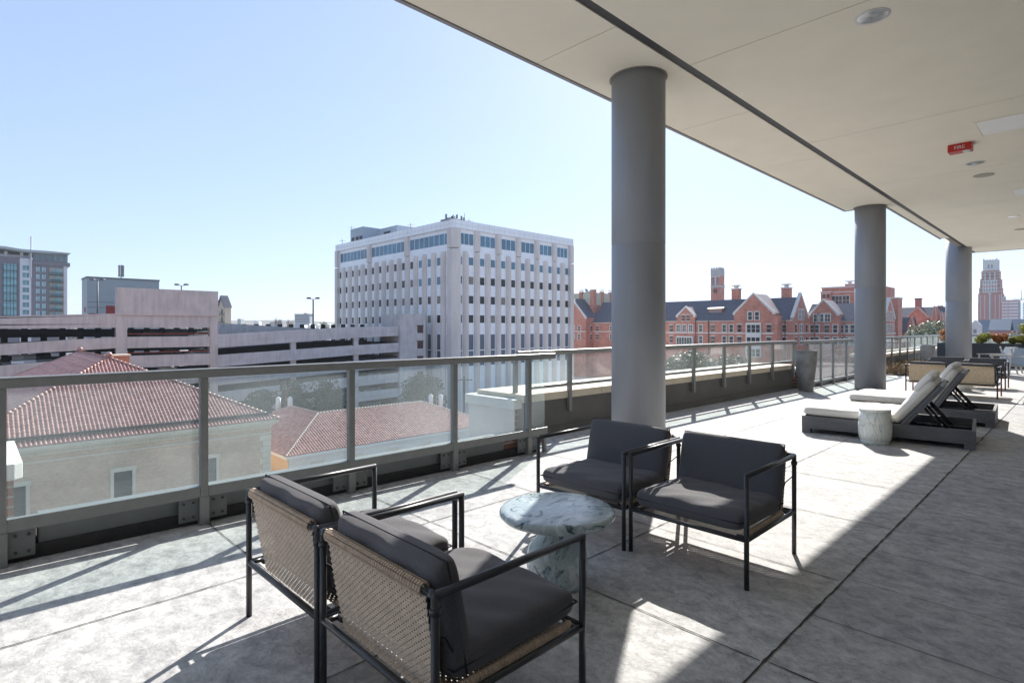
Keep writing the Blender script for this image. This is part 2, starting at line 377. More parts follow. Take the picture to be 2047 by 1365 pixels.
def drum_mat():
    """glazed barrel stool, off-white with a dark green crackle in vertical staves"""
    m = bpy.data.materials.new("crackled_glaze"); m.use_nodes = True
    nt = m.node_tree; N = nt.nodes; L = nt.links; b = N["Principled BSDF"]
    tc = N.new("ShaderNodeTexCoord"); mp = N.new("ShaderNodeMapping"); mp.inputs["Scale"].default_value = (1, 1, .15)
    L.new(tc.outputs["Object"], mp.inputs[0])
    v = N.new("ShaderNodeTexVoronoi"); v.feature = 'DISTANCE_TO_EDGE'; v.inputs["Scale"].default_value = 26
    L.new(mp.outputs[0], v.inputs["Vector"])
    r = N.new("ShaderNodeValToRGB"); r.color_ramp.elements[0].position = .0; r.color_ramp.elements[1].position = .028
    r.color_ramp.elements[0].color = (.36, .42, .39, 1); r.color_ramp.elements[1].color = (.80, .81, .75, 1)
    L.new(v.outputs["Distance"], r.inputs[0])
    n = N.new("ShaderNodeTexNoise"); n.inputs["Scale"].default_value = 9; n.inputs["Detail"].default_value = 6; L.new(tc.outputs["Object"], n.inputs["Vector"])
    mr = N.new("ShaderNodeMapRange"); mr.inputs["To Min"].default_value = .78; mr.inputs["To Max"].default_value = 1.2; L.new(n.outputs["Fac"], mr.inputs[0])
    hs = N.new("ShaderNodeHueSaturation"); L.new(r.outputs[0], hs.inputs["Color"]); L.new(mr.outputs[0], hs.inputs["Value"])
    L.new(hs.outputs[0], b.inputs["Base Color"]); b.inputs["Roughness"].default_value = .35
    return m
M['drumc'] = drum_mat()

# ------------------------------------------------------------------ object helpers
def tag(o, label=None, cat=None, group=None, kind=None):
    if label: o['label'] = label
    if cat: o['category'] = cat
    if group: o['group'] = group
    if kind: o['kind'] = kind
    return o
def thing(name, label, cat, loc=(0, 0, 0), group=None, rot=0.0):
    o = bpy.data.objects.new(name, None); COL.objects.link(o)
    o.location = loc; o.rotation_euler = (0, 0, rot); o.empty_display_size = .2
    return tag(o, label, cat, group)

class Fr:                                        # facade frame: u along, n outward, z up
    def __init__(s, p0, p1=None, ang=None):
        s.o = Vector((p0[0], p0[1], 0))
        if p1 is not None:
            d = Vector((p1[0] - p0[0], p1[1] - p0[1], 0)); s.len = d.length; s.u = d.normalized()
        else:
            s.u = Vector((math.cos(ang), math.sin(ang), 0)); s.len = 0
        s.n = Vector((s.u.y, -s.u.x, 0))
    def P(s, u, z, n=0.0):
        p = s.o + s.u * u + s.n * n; return Vector((p.x, p.y, z))
W0 = Fr((0, 0), ang=0.0); 

class MB:
    def __init__(s): s.v = []; s.f = []; s.mi = []; s.cur = 0; s.smooth = False; s.sm = []
    def add(s, vs, fs):
        b = len(s.v); s.v += [tuple(v) for v in vs]
        for f in fs: s.f.append(tuple(b + i for i in f)); s.mi.append(s.cur); s.sm.append(s.smooth)
        return s
    def box(s, x0, x1, y0, y1, z0, z1):
        return s.add([(x0, y0, z0), (x1, y0, z0), (x1, y1, z0), (x0, y1, z0), (x0, y0, z1), (x1, y0, z1), (x1, y1, z1), (x0, y1, z1)],
                     [(0, 3, 2, 1), (4, 5, 6, 7), (0, 1, 5, 4), (1, 2, 6, 5), (2, 3, 7, 6), (3, 0, 4, 7)])
    def fbox(s, fr, u0, u1, z0, z1, n0, n1):     # box in a facade frame
        v = [fr.P(u, z, n) for z in (z0, z1) for (u, n) in ((u0, n1), (u1, n1), (u1, n0), (u0, n0))]
        return s.add(v, [(0, 3, 2, 1), (4, 5, 6, 7), (0, 1, 5, 4), (1, 2, 6, 5), (2, 3, 7, 6), (3, 0, 4, 7)])
    def fslope(s, fr, u0, u1, zb0, zt0, zb1, zt1, n0, n1):   # band whose heights change along u
        v = [fr.P(u0, zb0, n1), fr.P(u1, zb1, n1), fr.P(u1, zb1, n0), fr.P(u0, zb0, n0),
             fr.P(u0, zt0, n1), fr.P(u1, zt1, n1), fr.P(u1, zt1, n0), fr.P(u0, zt0, n0)]
        return s.add(v, [(0, 3, 2, 1), (4, 5, 6, 7), (0, 1, 5, 4), (1, 2, 6, 5), (2, 3, 7, 6), (3, 0, 4, 7)])
    def prism(s, fr, prof, n0, n1):              # profile of (u,z) pushed along n
        k = len(prof)
        v = [fr.P(u, z, n1) for u, z in prof] + [fr.P(u, z, n0) for u, z in prof]
        f = [tuple(range(k)), tuple(range(2 * k - 1, k - 1, -1))] + [(i + k, (i + 1) % k + k, (i + 1) % k, i) for i in range(k)]
        return s.add(v, f)
    def poly(s, pts): return s.add(pts, [tuple(range(len(pts)))])
    def slab(s, pts, th):                        # polygon with thickness downwards
        k = len(pts); lo = [(p[0], p[1], p[2] - th) for p in pts]
        return s.add(list(pts) + lo, [tuple(range(k)), tuple(range(2 * k - 1, k - 1, -1))] + [(i + k, (i + 1) % k + k, (i + 1) % k, i) for i in range(k)])
    def tube(s, a, b, r, seg=8, r2=None, caps=True):
        a = Vector(a); b = Vector(b); d = b - a
        if d.length < 1e-6: return s
        q = d.to_track_quat('Z', 'Y'); r2 = r if r2 is None else r2
        v = []
        for p, rr in ((a, r), (b, r2)):
            for i in range(seg):
                t = 2 * math.pi * i / seg
                v.append(p + q @ Vector((rr * math.cos(t), rr * math.sin(t), 0)))
        f = [(i, (i + 1) % seg, seg + (i + 1) % seg, seg + i) for i in range(seg)]
        sm = s.smooth; s.smooth = seg >= 8
        s.add(v, f); s.smooth = False
        if caps:
            b0 = len(s.v) - 2 * seg
            s.f.append(tuple(b0 + i for i in range(seg - 1, -1, -1))); s.f.append(tuple(b0 + seg + i for i in range(seg)))
            s.mi += [s.cur] * 2; s.sm += [False] * 2
        s.smooth = sm
        return s
    def path(s, pts, r, seg=8):
        for a, b in zip(pts[:-1], pts[1:]): s.tube(a, b, r, seg)
        for p in pts[1:-1]: s.ball(p, r, seg, 4)
        return s
    def ball(s, c, r, seg=8, rings=6, sz=1.0):
        pr = [(r * math.sin(math.pi * i / rings), -r * sz * math.cos(math.pi * i / rings)) for i in range(rings + 1)]
        return s.lathe([(max(a, 1e-4), c[2] + z) for a, z in pr], seg, c[0], c[1])
    def lathe(s, prof, seg=32, cx=0, cy=0, sq=0.0):
        v = []
        for r, z in prof:
            for i in range(seg):
                t = 2 * math.pi * i / seg; v.append((cx + r * math.cos(t), cy + r * math.sin(t), z))
        f = []
        for j in range(len(prof) - 1):
            for i in range(seg):
                f.append((j * seg + i, j * seg + (i + 1) % seg, (j + 1) * seg + (i + 1) % seg, (j + 1) * seg + i))
        f.append(tuple(range(seg - 1, -1, -1))); k = (len(prof) - 1) * seg; f.append(tuple(k + i for i in range(seg)))
        sm = s.smooth; s.smooth = True; s.add(v, f); s.smooth = sm
        s.sm[-1] = s.sm[-2] = False
        return s
    def build(s, name, mats, parent=None, bevel=0.0, org=None):
        me = bpy.data.meshes.new(name)
        o = bpy.data.objects.new(name, me); COL.objects.link(o)
        off = Vector((0, 0, 0))
        if parent is not None:
            o.parent = parent
            if org is None:
                p = parent
                while p is not None: off = off + Vector(p.location); p = p.parent
        me.from_pydata([tuple(Vector(v) - off) for v in s.v] if off.length > 0 else s.v, [], s.f)
        if not isinstance(mats, (list, tuple)): mats = [mats]
        for m in mats: me.materials.append(m)
        me.polygons.foreach_set('material_index', s.mi); me.polygons.foreach_set('use_smooth', s.sm)
        me.update()
        if bevel:
            bv = o.modifiers.new('bevel', 'BEVEL'); bv.width = bevel; bv.segments = 2; bv.limit_method = 'ANGLE'; bv.angle_limit = R(40)
        return o

def copy_tree(o, parent=None):
    c = o.copy(); COL.objects.link(c); c.parent = parent
    if parent is None: c.matrix_parent_inverse = Matrix()
    for ch in list(o.children): copy_tree(ch, c)
    return c

def limit_windows(boxes, name, mats, parent, builder, sub=None):
    """one part for each window; past a hundred the smaller (farther) rest become one stuff part"""
    for bx_ in boxes[:100]:
        mb = MB(); builder(mb, bx_); mb.build(name, mats, parent)
    if boxes[100:]:
        mb = MB()
        for bx_ in boxes[100:]: builder(mb, bx_)
        o = mb.build(name, mats, parent); o['kind'] = 'stuff'

def leaf_cloud(mb, clumps, n, size, flat=0.0, rnd=random):
    """many small leaf quads spread through ellipsoid clumps (cx,cy,cz,rx,ry,rz)"""
    w = [c[3] * c[4] * c[5] for c in clumps]; tot = sum(w)
    for c, ww in zip(clumps, w):
        for _ in range(max(4, int(n * ww / tot))):
            while True:
                p = Vector((rnd.uniform(-1, 1), rnd.uniform(-1, 1), rnd.uniform(-1, 1)))
                if .25 < p.length < 1: break
            p = p.normalized() * (p.length ** .45)
            q = Vector((c[0] + p.x * c[3], c[1] + p.y * c[4], c[2] + p.z * c[5]))
            nrm = (p + Vector((rnd.gauss(0, .6), rnd.gauss(0, .6), rnd.gauss(0, .6)))).normalized()
            t = nrm.orthogonal().normalized(); b = nrm.cross(t)
            a = rnd.uniform(0, 6.28); t2 = t * math.cos(a) + b * math.sin(a); b2 = nrm.cross(t2)
            sz = size * rnd.uniform(.6, 1.3)
            mb.add([q - t2 * sz, q - b2 * sz * .45, q + t2 * sz, q + b2 * sz * .45], [(0, 1, 2, 3)])

def tree(name, loc, h, r, leaf, label, cat='tree', n=1500, size=.35, trunk=.18, nclump=9, base=.25, group=None, seed=1, top_shape=1.0):
    rnd = random.Random(seed)
    t = thing(name, label, cat, loc, group)
    mb = MB(); x, y, z = loc
    top = z + h * .8
    mb.tube((x, y, z), (x + r * .05, y, z + h * .45), trunk, 8, trunk * .7); mb.tube((x + r * .05, y, z + h * .45), (x, y + r * .06, top), trunk * .7, 8, trunk * .2)
    clumps = []
    for i in range(nclump):
        a = rnd.uniform(0, 6.28); hh = rnd.uniform(base, .92); rad = r * (1 - abs(hh - .5) * top_shape) * rnd.uniform(.25, .75)
        cx, cy, cz = x + math.cos(a) * rad, y + math.sin(a) * rad, z + h * hh
        k = r * rnd.uniform(.32, .55)
        clumps.append((cx, cy, cz, k, k, k * .75))
        mb.tube((x, y, z + h * hh * .6), (cx, cy, cz), trunk * .35, 5, trunk * .1)
    clumps.append((x, y, z + h * .62, r * .5, r * .5, h * .3))
    mb.build('trunk', M['bark'], t)
    lb = MB(); leaf_cloud(lb, clumps, n, size, rnd=rnd); lb.build('crown', leaf, t)
    return t

def cushion_mb(a, b, T, n=22, edge=.36, seed=0, sag=0.0, pw=7):
    """soft box cushion centred at origin: half sizes a,b and half thickness T"""
    rnd = random.Random(seed); mb = MB(); mb.smooth = True
    ph = [rnd.uniform(0, 6.28) for _ in range(6)]
    def pt(i, j, s):
        u = math.sin((i / n - .5) * math.pi); v = math.sin((j / n - .5) * math.pi)
        x, y = u * a, v * b
        # rounded plan corners
        k = 1 - .045 * (abs(u) ** 8) * (abs(v) ** 8) * 1.0
        x *= k; y *= k
        t = max(0.0, (1 - abs(u) ** pw) * (1 - abs(v) ** pw)) ** edge
        w = .006 * math.sin(x * 19 + ph[0] + y * 7) * math.sin(y * 17 + ph[1]) + .004 * math.sin(x * 41 + y * 23 + ph[2])
        crown = 1 + .12 * (1 - u * u) * (1 - v * v) - sag * (1 - u * u) * (1 - v * v)
        return (x, y, s * (T * t * crown) + (w * t if s > 0 else 0))
    vs = [pt(i, j, 1) for i in range(n + 1) for j in range(n + 1)] + [pt(i, j, -1) for i in range(n + 1) for j in range(n + 1)]
    N1 = (n + 1) ** 2; fs = []
    for i in range(n):
        for j in range(n):
            k = i * (n + 1) + j
            fs.append((k, k + n + 1, k + n + 2, k + 1)); fs.append((N1 + k, N1 + k + 1, N1 + k + n + 2, N1 + k + n + 1))
    mb.add(vs, fs)
    return mb
def xform(mb, mtx):
    mb.v = [tuple(mtx @ Vector(v)) for v in mb.v]; return mb
def piping_mb(a, b, T, r=.0035):
    mb = MB(); k = .99
    pts = [(a * k, b * k, 0), (-a * k, b * k, 0), (-a * k, -b * k, 0), (a * k, -b * k, 0), (a * k, b * k, 0)]
    return mb.path(pts, r, 6)

# ================================================================== SETTING: ground, deck, own building
g = MB(); g.box(-700, 1900, -900, 1900, GROUND - .5, GROUND)
tag(g.build('ground', M['asphalt']), kind='structure')
# hills: a low ring far out
hb = MB(); hb.smooth = True
ring = []
nA = 72
for i in range(nA + 1):
    a = R(-50) + R(190) * i / nA
    for k, (rr, hz) in enumerate(((800, -17.9), (1150, -9), (1500, 6), (1800, 14))):
        hh = hz + (0 if k == 0 else 7 * math.sin(i * .37 + k) * k * .5 + 4 * math.sin(i * .9 + k * 2))
        ring.append((rr * math.cos(a), rr * math.sin(a), hh))
fs = [(i * 4 + k, (i + 1) * 4 + k, (i + 1) * 4 + k + 1, i * 4 + k + 1) for i in range(nA) for k in range(3)]
hb.add(ring, fs); tag(hb.build('hills', M['hill']), kind='structure')

d = MB()
d.box(-8, 31, -3.2, 4.62, -.35, 0)
d.box(4.72, 31, 4.62, 4.98, -.35, 0)
deck = tag(d.build('terrace_deck', M['deck']), kind='structure')

jb = MB(); rj = random.Random(5)
def joint(x0, y0, x1, y1, w=.007, z=.004):
    L_ = math.hypot(x1 - x0, y1 - y0); n = max(2, int(L_ / .045)); dx, dy = (x1 - x0) / L_, (y1 - y0) / L_; nx, ny = -dy, dx
    v = []; o = 0
    for i in range(n + 1):
        t = i / n * L_; o = o * .8 + rj.gauss(0, .0012); ww = w * rj.uniform(.55, 1.25) / 2
        v += [(x0 + dx * t + nx * (o - ww), y0 + dy * t + ny * (o - ww), z), (x0 + dx * t + nx * (o + ww), y0 + dy * t + ny * (o + ww), z)]
    jb.add(v, [(2 * i, 2 * i + 2, 2 * i + 3, 2 * i + 1) for i in range(n)])
joint(-8, .955, 30, .945, .011)
k = 1.23 - 1.12 * 8
xs = [1.23, 2.385, 3.455, 4.6, 5.75, 6.9, 8.05, 9.2, 10.35, 11.5, 12.65, 13.8, 14.95, 16.1, 17.25, 18.4, 19.55, 20.7, 21.85, 23, 24.1, 25.3, .08, -1.05, -2.2, -3.3]
for i, x in enumerate(xs):
    for y0, y1 in ((.965, 2.11), (2.13, 3.30), (3.32, 4.47)): joint(x, y0, x, y1, .007, .0045)
for y in (2.12, 3.31): joint(-8, y, 26, y - .004, .007)
joint(2.40, .94, 2.38, -3.1, .009)
x = 2.95
while x < 26: joint(x, .94, x + .02, -3.1, .0042, .0045); x += .57
tag(jb.build('deck_joints', M['joint']), kind='structure')

# own building wall behind the camera (light and reflections)
w = MB(); w.box(-8, 31, -3.5, -3.2, -.3, 9)
w.cur = 1
x = -6.5
while x < 28: w.box(x, x + 2.3, -3.2, -3.17, .05, 3.1); x += 3.5
tag(w.build('building_wall', [mat('building_wall_stucco', (.80, .78, .74), .9, .05, 2), M['pane_dark']]), kind='structure')

# ------------------------------------------------------------------ canopy
CZ = 4.1
can = thing('roof_canopy', 'cream stucco roof canopy over the terrace with a dark reveal stripe', 'canopy', (5, 2, CZ))
s = MB()
mj = [-8, -5.17, -1.67, 1.83, 5.33, 8.83, 12.33, 15.85, 19.4, 22.9, 25.94]
for a, b in zip(mj[:-1], mj[1:]): s.box(a + .006, b - .006, -3.2, 2.87, CZ, CZ + .05)
s.build('inner_soffit', M['soffit'], can)
s = MB()
oj = [-8, -6.8, -4.05, -1.3, 1.43, 4.17, 7.0, 9.67, 12.34, 14.55]
for a, b in zip(oj[:-1], oj[1:]): s.box(a + .005, b - .005, 2.965, 3.94, CZ, CZ + .05)
oj = [14.56, 17.3, 20.0, 21.25]
for a, b in zip(oj[:-1], oj[1:]): s.box(a + .005, b - .005, 2.965, 3.16, CZ, CZ + .05)
s.build('outer_soffit', M['soffit'], can)
s = MB(); s.box(-8, 25.94, 2.862, 2.973, CZ + .012, CZ + .052); s.build('reveal_strip', M['reveal'], can)
s = MB(); s.box(-8, 14.55, -3.2, 3.93, CZ + .018, CZ + .022); s.box(14.55, 25.9, -3.2, 3.1, CZ + .018, CZ + .022); s.build('joint_backing', M['groove'], can)
for bx_ in ((-8, 14.55, 3.945, 3.985), (14.555, 14.595, 3.17, 3.985), (14.60, 21.27, 3.17, 3.21), (25.945, 25.985, -3.2, 2.97)):
    s = MB(); s.box(*bx_, CZ - .012, CZ + .40); s.build('edge_trim', mat('edge_trim_metal', (.30, .29, .30), .5, .08, 5), can)
s = MB(); s.box(-8, 14.5, -3.2, 3.9, CZ + .06, CZ + .38); s.box(14.5, 25.9, -3.2, 3.1, CZ + .06, CZ + .38); s.build('roof_slab', M['soffit'], can)

colg = 'round columns carrying the canopy'
for (cx, cy, rr, ht, lab) in ((5.22, 3.42, .287, CZ, 'large grey round column nearest the camera behind the facing pair of armchairs'),
                              (14.50, 3.44, .30, CZ, 'middle grey round column just beyond the two cream sun loungers'),
                              (24.1, 3.12, .355, 4.6, 'farthest grey round column in front of the dark planter boxes')):
    t = thing('round_column', lab, 'column', (cx, cy, 0), colg)
    mb = MB(); mb.lathe([(rr, 0), (rr, 2.28), (rr - .003, 2.284), (rr - .003, 2.292), (rr, 2.296), (rr, ht)], 64, cx, cy); mb.build('shaft', M['column'], t)
    if ht == CZ:
        mb = MB(); mb.lathe([(rr + .003, CZ - .004), (rr + .022, CZ - .004), (rr + .022, CZ - .0005), (rr + .003, CZ - .0005)], 64, cx, cy); mb.build('collar_joint', M['groove'], t)
    mb = MB(); mb.lathe([(rr + .012, 0), (rr + .012, .03), (rr + .002, .045)], 64, cx, cy); mb.build('base_sealant', M['parapet'], t)

lg = 'recessed downlights in the canopy'
for x, lab in ((5.63, 'bright recessed downlight nearest the camera in the cream ceiling'), (11.86, 'small recessed downlight just beyond the red alarm box'), (18.21, 'far recessed downlight beyond the second white ceiling panel')):
    t = thing('recessed_light', lab, 'ceiling light', (x, 1.32, CZ), lg)
    mb = MB(); mb.smooth = True
    mb.lathe([(.105, CZ - .002), (.135, CZ - .006), (.137, CZ - .001), (.105, CZ + .0)], 40, x, 1.32); mb.build('trim_ring', M['white'], t)
    mb = MB(); mb.lathe([(.112, CZ - .0045), (.098, CZ - .0042), (.07, CZ - .0035), (.02, CZ - .003)], 32, x, 1.32); mb.build('reflector', M['chrome'], t)
for x, lab in ((12.9, 'flat round speaker grille in the ceiling beyond the nearer small downlight'), (20.7, 'far flat round speaker grille near the right edge of the ceiling')):
    mb = MB(); mb.lathe([(.15, CZ - .001), (.15, CZ - .009), (.135, CZ - .012), (.02, CZ - .012)], 36, x, 1.32)
    tag(mb.build('ceiling_speaker', mat('speaker_grille', (.42, .40, .33), .7, .1, 30)), lab, 'speaker', 'round speakers in the ceiling')
for x0, x1, y0, y1, lab in ((9.5, 10.24, -.2, 1.08, 'large white access panel in the ceiling before the red alarm box'), (14.62, 15.38, -.1, 1.1, 'second white access panel farther along the ceiling')):
    t = thing('access_panel', lab, 'ceiling panel', (x0, y1, CZ), 'white access panels in the ceiling')
    mb = MB(); mb.box(x0 + .03, x1 - .03, y0 + .03, y1 - .03, CZ - .007, CZ - .001); mb.build('door', mat('panel_gloss_white', (.93, .92, .89), .35, .02, 3), t)
    mb = MB()
    for a in ((x0, x1, y0, y0 + .022), (x0, x1, y1 - .022, y1), (x0, x0 + .022, y0 + .023, y1 - .023), (x1 - .022, x1, y0 + .023, y1 - .023)): mb.box(*a, CZ - .006, CZ - .001)
    mb.build('frame', M['soffit'], t)
t = thing('fire_alarm', 'red fire alarm box with white lettering fixed to the ceiling', 'alarm', (10.5, 1.34, CZ))
mb = MB(); mb.box(10.42, 10.62, 1.20, 1.48, CZ - .11, CZ - .001); mb.build('housing', M['alarm'], t, bevel=.012)
mb = MB(); mb.lathe([(.035, CZ - .14), (.045, CZ - .125), (.045, CZ - .112)], 20, 10.46, 1.26); mb.build('strobe_lens', M['white'], t)
fc = bpy.data.curves.new('fire_text', 'FONT'); fc.body = 'FIRE'; fc.size = .07; fc.align_x = 'CENTER'; fc.extrude = .0008
fo = bpy.data.objects.new('lettering', fc); COL.objects.link(fo)
fo.rotation_euler = (R(90), 0, R(-90)); fo.location = (10.418, 1.34, CZ - .082)
dg = bpy.context.evaluated_depsgraph_get(); me = bpy.data.meshes.new_from_object(fo.evaluated_get(dg))
lo = bpy.data.objects.new('lettering', me); COL.objects.link(lo); me.materials.append(M['white'])
lo.parent = t; lo.location = fo.location - t.location; lo.rotation_euler = fo.rotation_euler
bpy.data.objects.remove(fo)

# ------------------------------------------------------------------ railings
def railing(name, label, group, p0, p1, posts, ext=(0, 0), ztop=1.11, zb=.20, hb_=.075, pz=0.0, pane_z=(.275, 1.04), plates=None, wall_bracket=False, posts_mat='rail', gl=None, lead=None, stub=None, pane_off=0.0):
    fr = Fr(p0, p1); t = thing(name, label, 'railing', (p0[0], p0[1], 0), group)
    mb = MB()
    a0, a1 = -ext[0], fr.len + ext[1]
    # handrail: slightly crowned profile
    prof = [(-.028, -.066), (.028, -.066), (.033, -.02), (.028, -.004), (0, .002), (-.028, -.004), (-.033, -.02)]
    vs = [fr.P(u, ztop + z, n) for u in (a0, a1) for n, z in prof]; k = len(prof)
    mb.add(vs, [tuple(range(k)), tuple(range(2 * k - 1, k - 1, -1))] + [(i + k, (i + 1) % k + k, (i + 1) % k, i) for i in range(k)])
    # sleeve joints
    mb.build('handrail', M['rail'], t, bevel=.003)
    mb = MB()
    if lead: ends = [lead[0]] + list(posts) + [lead[1]]
    else: ends = list(posts)
    for u0, u1 in zip(ends[:-1], ends[1:]): mb.fbox(fr, u0 + .027 if u0 in posts else u0, u1 - .027 if u1 in posts else u1, zb, zb + hb_, -.022, .024)
    mb.build('bottom_rail', M['rail'], t, bevel=.002)
    for u in posts:
        mb = MB(); mb.fbox(fr, u - .026, u + .026, pz + (.0 if not wall_bracket else 0), ztop - .067, -.026, .027)
        if not wall_bracket: mb.fbox(fr, u - .031, u + .031, pz + .001, pz + .20, -.03, .033)
        po = mb.build('post', M['rail'], t, bevel=.003)
        if plates:
            for sgn in (-1, 1):
                pm = MB(); uu = sorted((u + sgn * .032, u + sgn * .155)); pm.fbox(fr, uu[0], uu[1], .035, .195, -.012, -.002)
                pm.fbox(fr, uu[0], uu[1], .196, .206, -.05, -.002)
                pl = pm.build('base_plate', M['curb'], po)
                for du in (.065, .125):
                    for z in (.065, .165):
                        bm_ = MB(); c = fr.P(u + sgn * du, z, -.002); e = fr.P(u + sgn * du, z, .008); bm_.tube(c, e, .009, 6)
                        if sgn == 1 and du > .1: pass
                        pm2 = bm_
                        pm2.build('bolt', M['bolt'], po)
        if wall_bracket:
            pm = MB(); pm.fbox(fr, u - .004, u + .004, pz + .01, pz + .13, -.085, -.027); pm.fbox(fr, u - .055, u + .055, pz - .005, pz + .145, -.095, -.086)
            pm.build('wall_bracket', M['rail'], po)
    for u0, u1 in zip(ends[:-1], ends[1:]):
        if u1 - u0 < .1: continue
        pm = MB(); pm.fbox(fr, u0 + .03, u1 - .03, pane_z[0], pane_z[1], -.005, .005); pm.build('glass_pane', gl or M['glass'], t)
    return t, fr

L0, L1 = (-3.3, 4.52), (4.45, 4.325)
frL = Fr(L0, L1)
def uL(x): return (x - L0[0]) / frL.u.x
railing('glass_railing', 'grey metal and glass railing in the left foreground above the tiled roofs', 'glass railings round the terrace', L0, L1,
        [uL(v) for v in (-3.1, -2.02, -.94, .13, 1.20, 2.33, 3.42, 4.44)], ext=(0, .40), plates=True, lead=(0, frL.len + .27))
mb = MB(); mb.fbox(frL, frL.len + .22, frL.len + .26, .0, .199, -.02, .02)
tag(mb.build('stub_post', M['rail'], bevel=.003), 'short grey stub post under the cut end of the near bottom rail', 'post')
# curb under the near railing
cb = thing('railing_curb', 'dark grey painted curb with black base strip under the near railing', 'curb', (-3, 4.6, 0))
mb = MB(); mb.fbox(frL, 0, uL(-.02), .06, .235, -.24, -.055); mb.fbox(frL, uL(.30), uL(4.12), .06, .235, -.24, -.055); mb.build('upper_face', M['curb'], cb, bevel=.004)
mb = MB(); mb.fbox(frL, 0, uL(4.62), .0, .085, -.23, -.035); mb.build('base_strip', M['curb2'], cb, bevel=.006)
# low brickwork seen between curb pieces
mb = MB(); mb.fbox(frL, uL(-.01), uL(.29), .086, .185, -.24, -.07); mb.fbox(frL, uL(4.13), uL(4.75), .086, .185, -.24, -.07)
mb.build('brick_infill', M['brickred'], cb)

# piers
def pier(x0, x1, y0, y1, zc, lab, bx=(.05, .05), mats=None):
    t = thing('stone_capped_pier', lab, 'pier', ((x0 + x1) / 2, (y0 + y1) / 2, 0), 'stone capped piers outside the railing')
    mb = MB(); c = .05
    pts = [(x0, y0), (x1 - c, y0), (x1, y0 + c), (x1, y1), (x0, y1)]
    k = len(pts); v = [(a, b, zc - .12) for a, b in pts] + [(a, b, zc) for a, b in pts]
    mb.add(v, [tuple(range(k - 1, -1, -1)), tuple(range(k, 2 * k))] + [(i, (i + 1) % k, (i + 1) % k + k, i + k) for i in range(k)])
    mb.build('cap', M['cap'], t, bevel=.006)
    mb = MB(); mb.box(x0 + bx[0], x1 - bx[1], y0 + .06, y1 - .06, -17.9, zc - .125)
    mb.build('shaft', mats[0] if mats else M['brickred'], t)
    if mats and len(mats) > 1:
        mb = MB(); mb.box(x0 + bx[0] - .02, x0 + bx[0] - .003, y0 + .03, y1 - .05, -17.9, zc - .125); mb.build('side_render', mats[1], t)
    return t
pier(-.95, .285, 5.50, 6.65, .40, 'brick pier with white stone cap at the left edge outside the glass')
pier(4.86, 5.75, 4.985, 5.95, .50, 'white capped pier of brick and pale render where the two railings meet', mats=[M['brickred'], M['stucco']])

# parapet with coping, right of the pier
P0, P1 = (5.0, 4.96), (13.62, 4.77)
frP = Fr(P0, P1)
pa = thing('parapet_wall', 'low brown grey parapet wall with limestone coping beyond the first column', 'wall', (5.0, 4.96, 0))
mb = MB(); mb.fbox(frP, 0, frP.len, .0, .455, -.85, 0); mb.fbox(frP, 0, frP.len, 0, .10, -.01, .02); mb.build('wall', M['parapet'], pa)
uu = -.02
while uu < frP.len - .1:
    mb = MB(); mb.fbox(frP, uu + .003, min(uu + 1.55, frP.len) - .003, .456, .555, -.9, .03); mb.build('coping_stone', M['coping'], pa, bevel=.005); uu += 1.55
frR = Fr((4.86, 4.93), (13.5, 4.70))
px = [5.83, 6.91, 7.99, 9.07, 10.17, 11.23, 12.32, 13.44]
uR = [(v - 4.86) / frR.u.x for v in px]
railing('glass_railing', 'grey glass railing bolted to the parapet wall behind the first column', 'glass railings round the terrace', (4.86, 4.93), (13.5, 4.70), uR,
        ext=(0, .1), zb=.62, hb_=.04, pz=.275, pane_z=(.66, 1.04), wall_bracket=True, lead=(.22, frR.len))
mb = MB(); mb.fbox(frR, .20, .25, .50, 1.04, -.30, -.25); mb.fbox(frR, .12, .33, .501, .511, -.36, -.18)
tag(mb.build('rail_end_post', M['rail']), 'short grey post on a base plate standing on the white pier cap', 'post')
# open stretch
frO = Fr((13.60, 4.52), (20.2, 4.42))
ox = [.2, 1.05, 1.92, 2.95, 4.0, 5.05, 6.1]
railing('glass_railing', 'full height glass railing with floor posts between the stone pot and the second column', 'glass railings round the terrace', (13.60, 4.52), (20.2, 4.42), ox,
        ext=(.1, 0), zb=.10, hb_=.05, pz=0, pane_z=(.155, 1.04))
cbo = MB(); cbo.fbox(frO, .75, 6.6, 0, .095, -.14, -.04); tag(cbo.build('low_curb', M['curb'], bevel=.004), 'low grey curb under the middle stretch of railing', 'curb')
mb = MB(); mb.box(13.66, 14.05, 4.60, 4.95, 0, .40); bt = thing('brick_stub_wall', 'short brick stub with stone top behind the stone pot', 'wall', (13.85, 4.8, 0))
mb.build('brickwork', M['brickred'], bt); mb = MB(); mb.box(13.64, 14.09, 4.58, 4.97, .401, .47); mb.build('cap', M['cap'], bt, bevel=.005)
# far parapet
Q0, Q1 = (20.6, 4.62), (30.6, 4.50)
frQ = Fr(Q0, Q1)
pf = thing('parapet_wall', 'far low parapet wall with pale coping behind the brown grass bed', 'wall', (20.6, 4.62, 0))
mb = MB(); mb.fbox(frQ, 0, frQ.len, 0, .455, -.8, 0); mb.build('wall', M['curb'], pf)
mb = MB(); mb.fbox(frQ, -.02, frQ.len, .456, .555, -.85, .03); mb.build('coping_stone', M['coping'], pf, bevel=.005)
frQ2 = Fr((20.3, 4.54), (30.7, 4.42))
railing('glass_railing', 'far glass railing on the parapet beyond the second column', 'glass railings round the terrace', (20.3, 4.54), (30.7, 4.42), [.3 + 1.06 * i for i in range(10)],
        zb=.62, hb_=.04, pz=.0, pane_z=(.66, 1.04))
frB = Fr((30.8, 4.40), (30.8, -3.1))
railing('glass_railing', 'distant glass railing across the end of the terrace behind the planters', 'glass railings round the terrace', (30.8, 4.40), (30.8, -3.1), [.1 + 1.2 * i for i in range(7)], zb=.1, pane_z=(.18, 1.04))

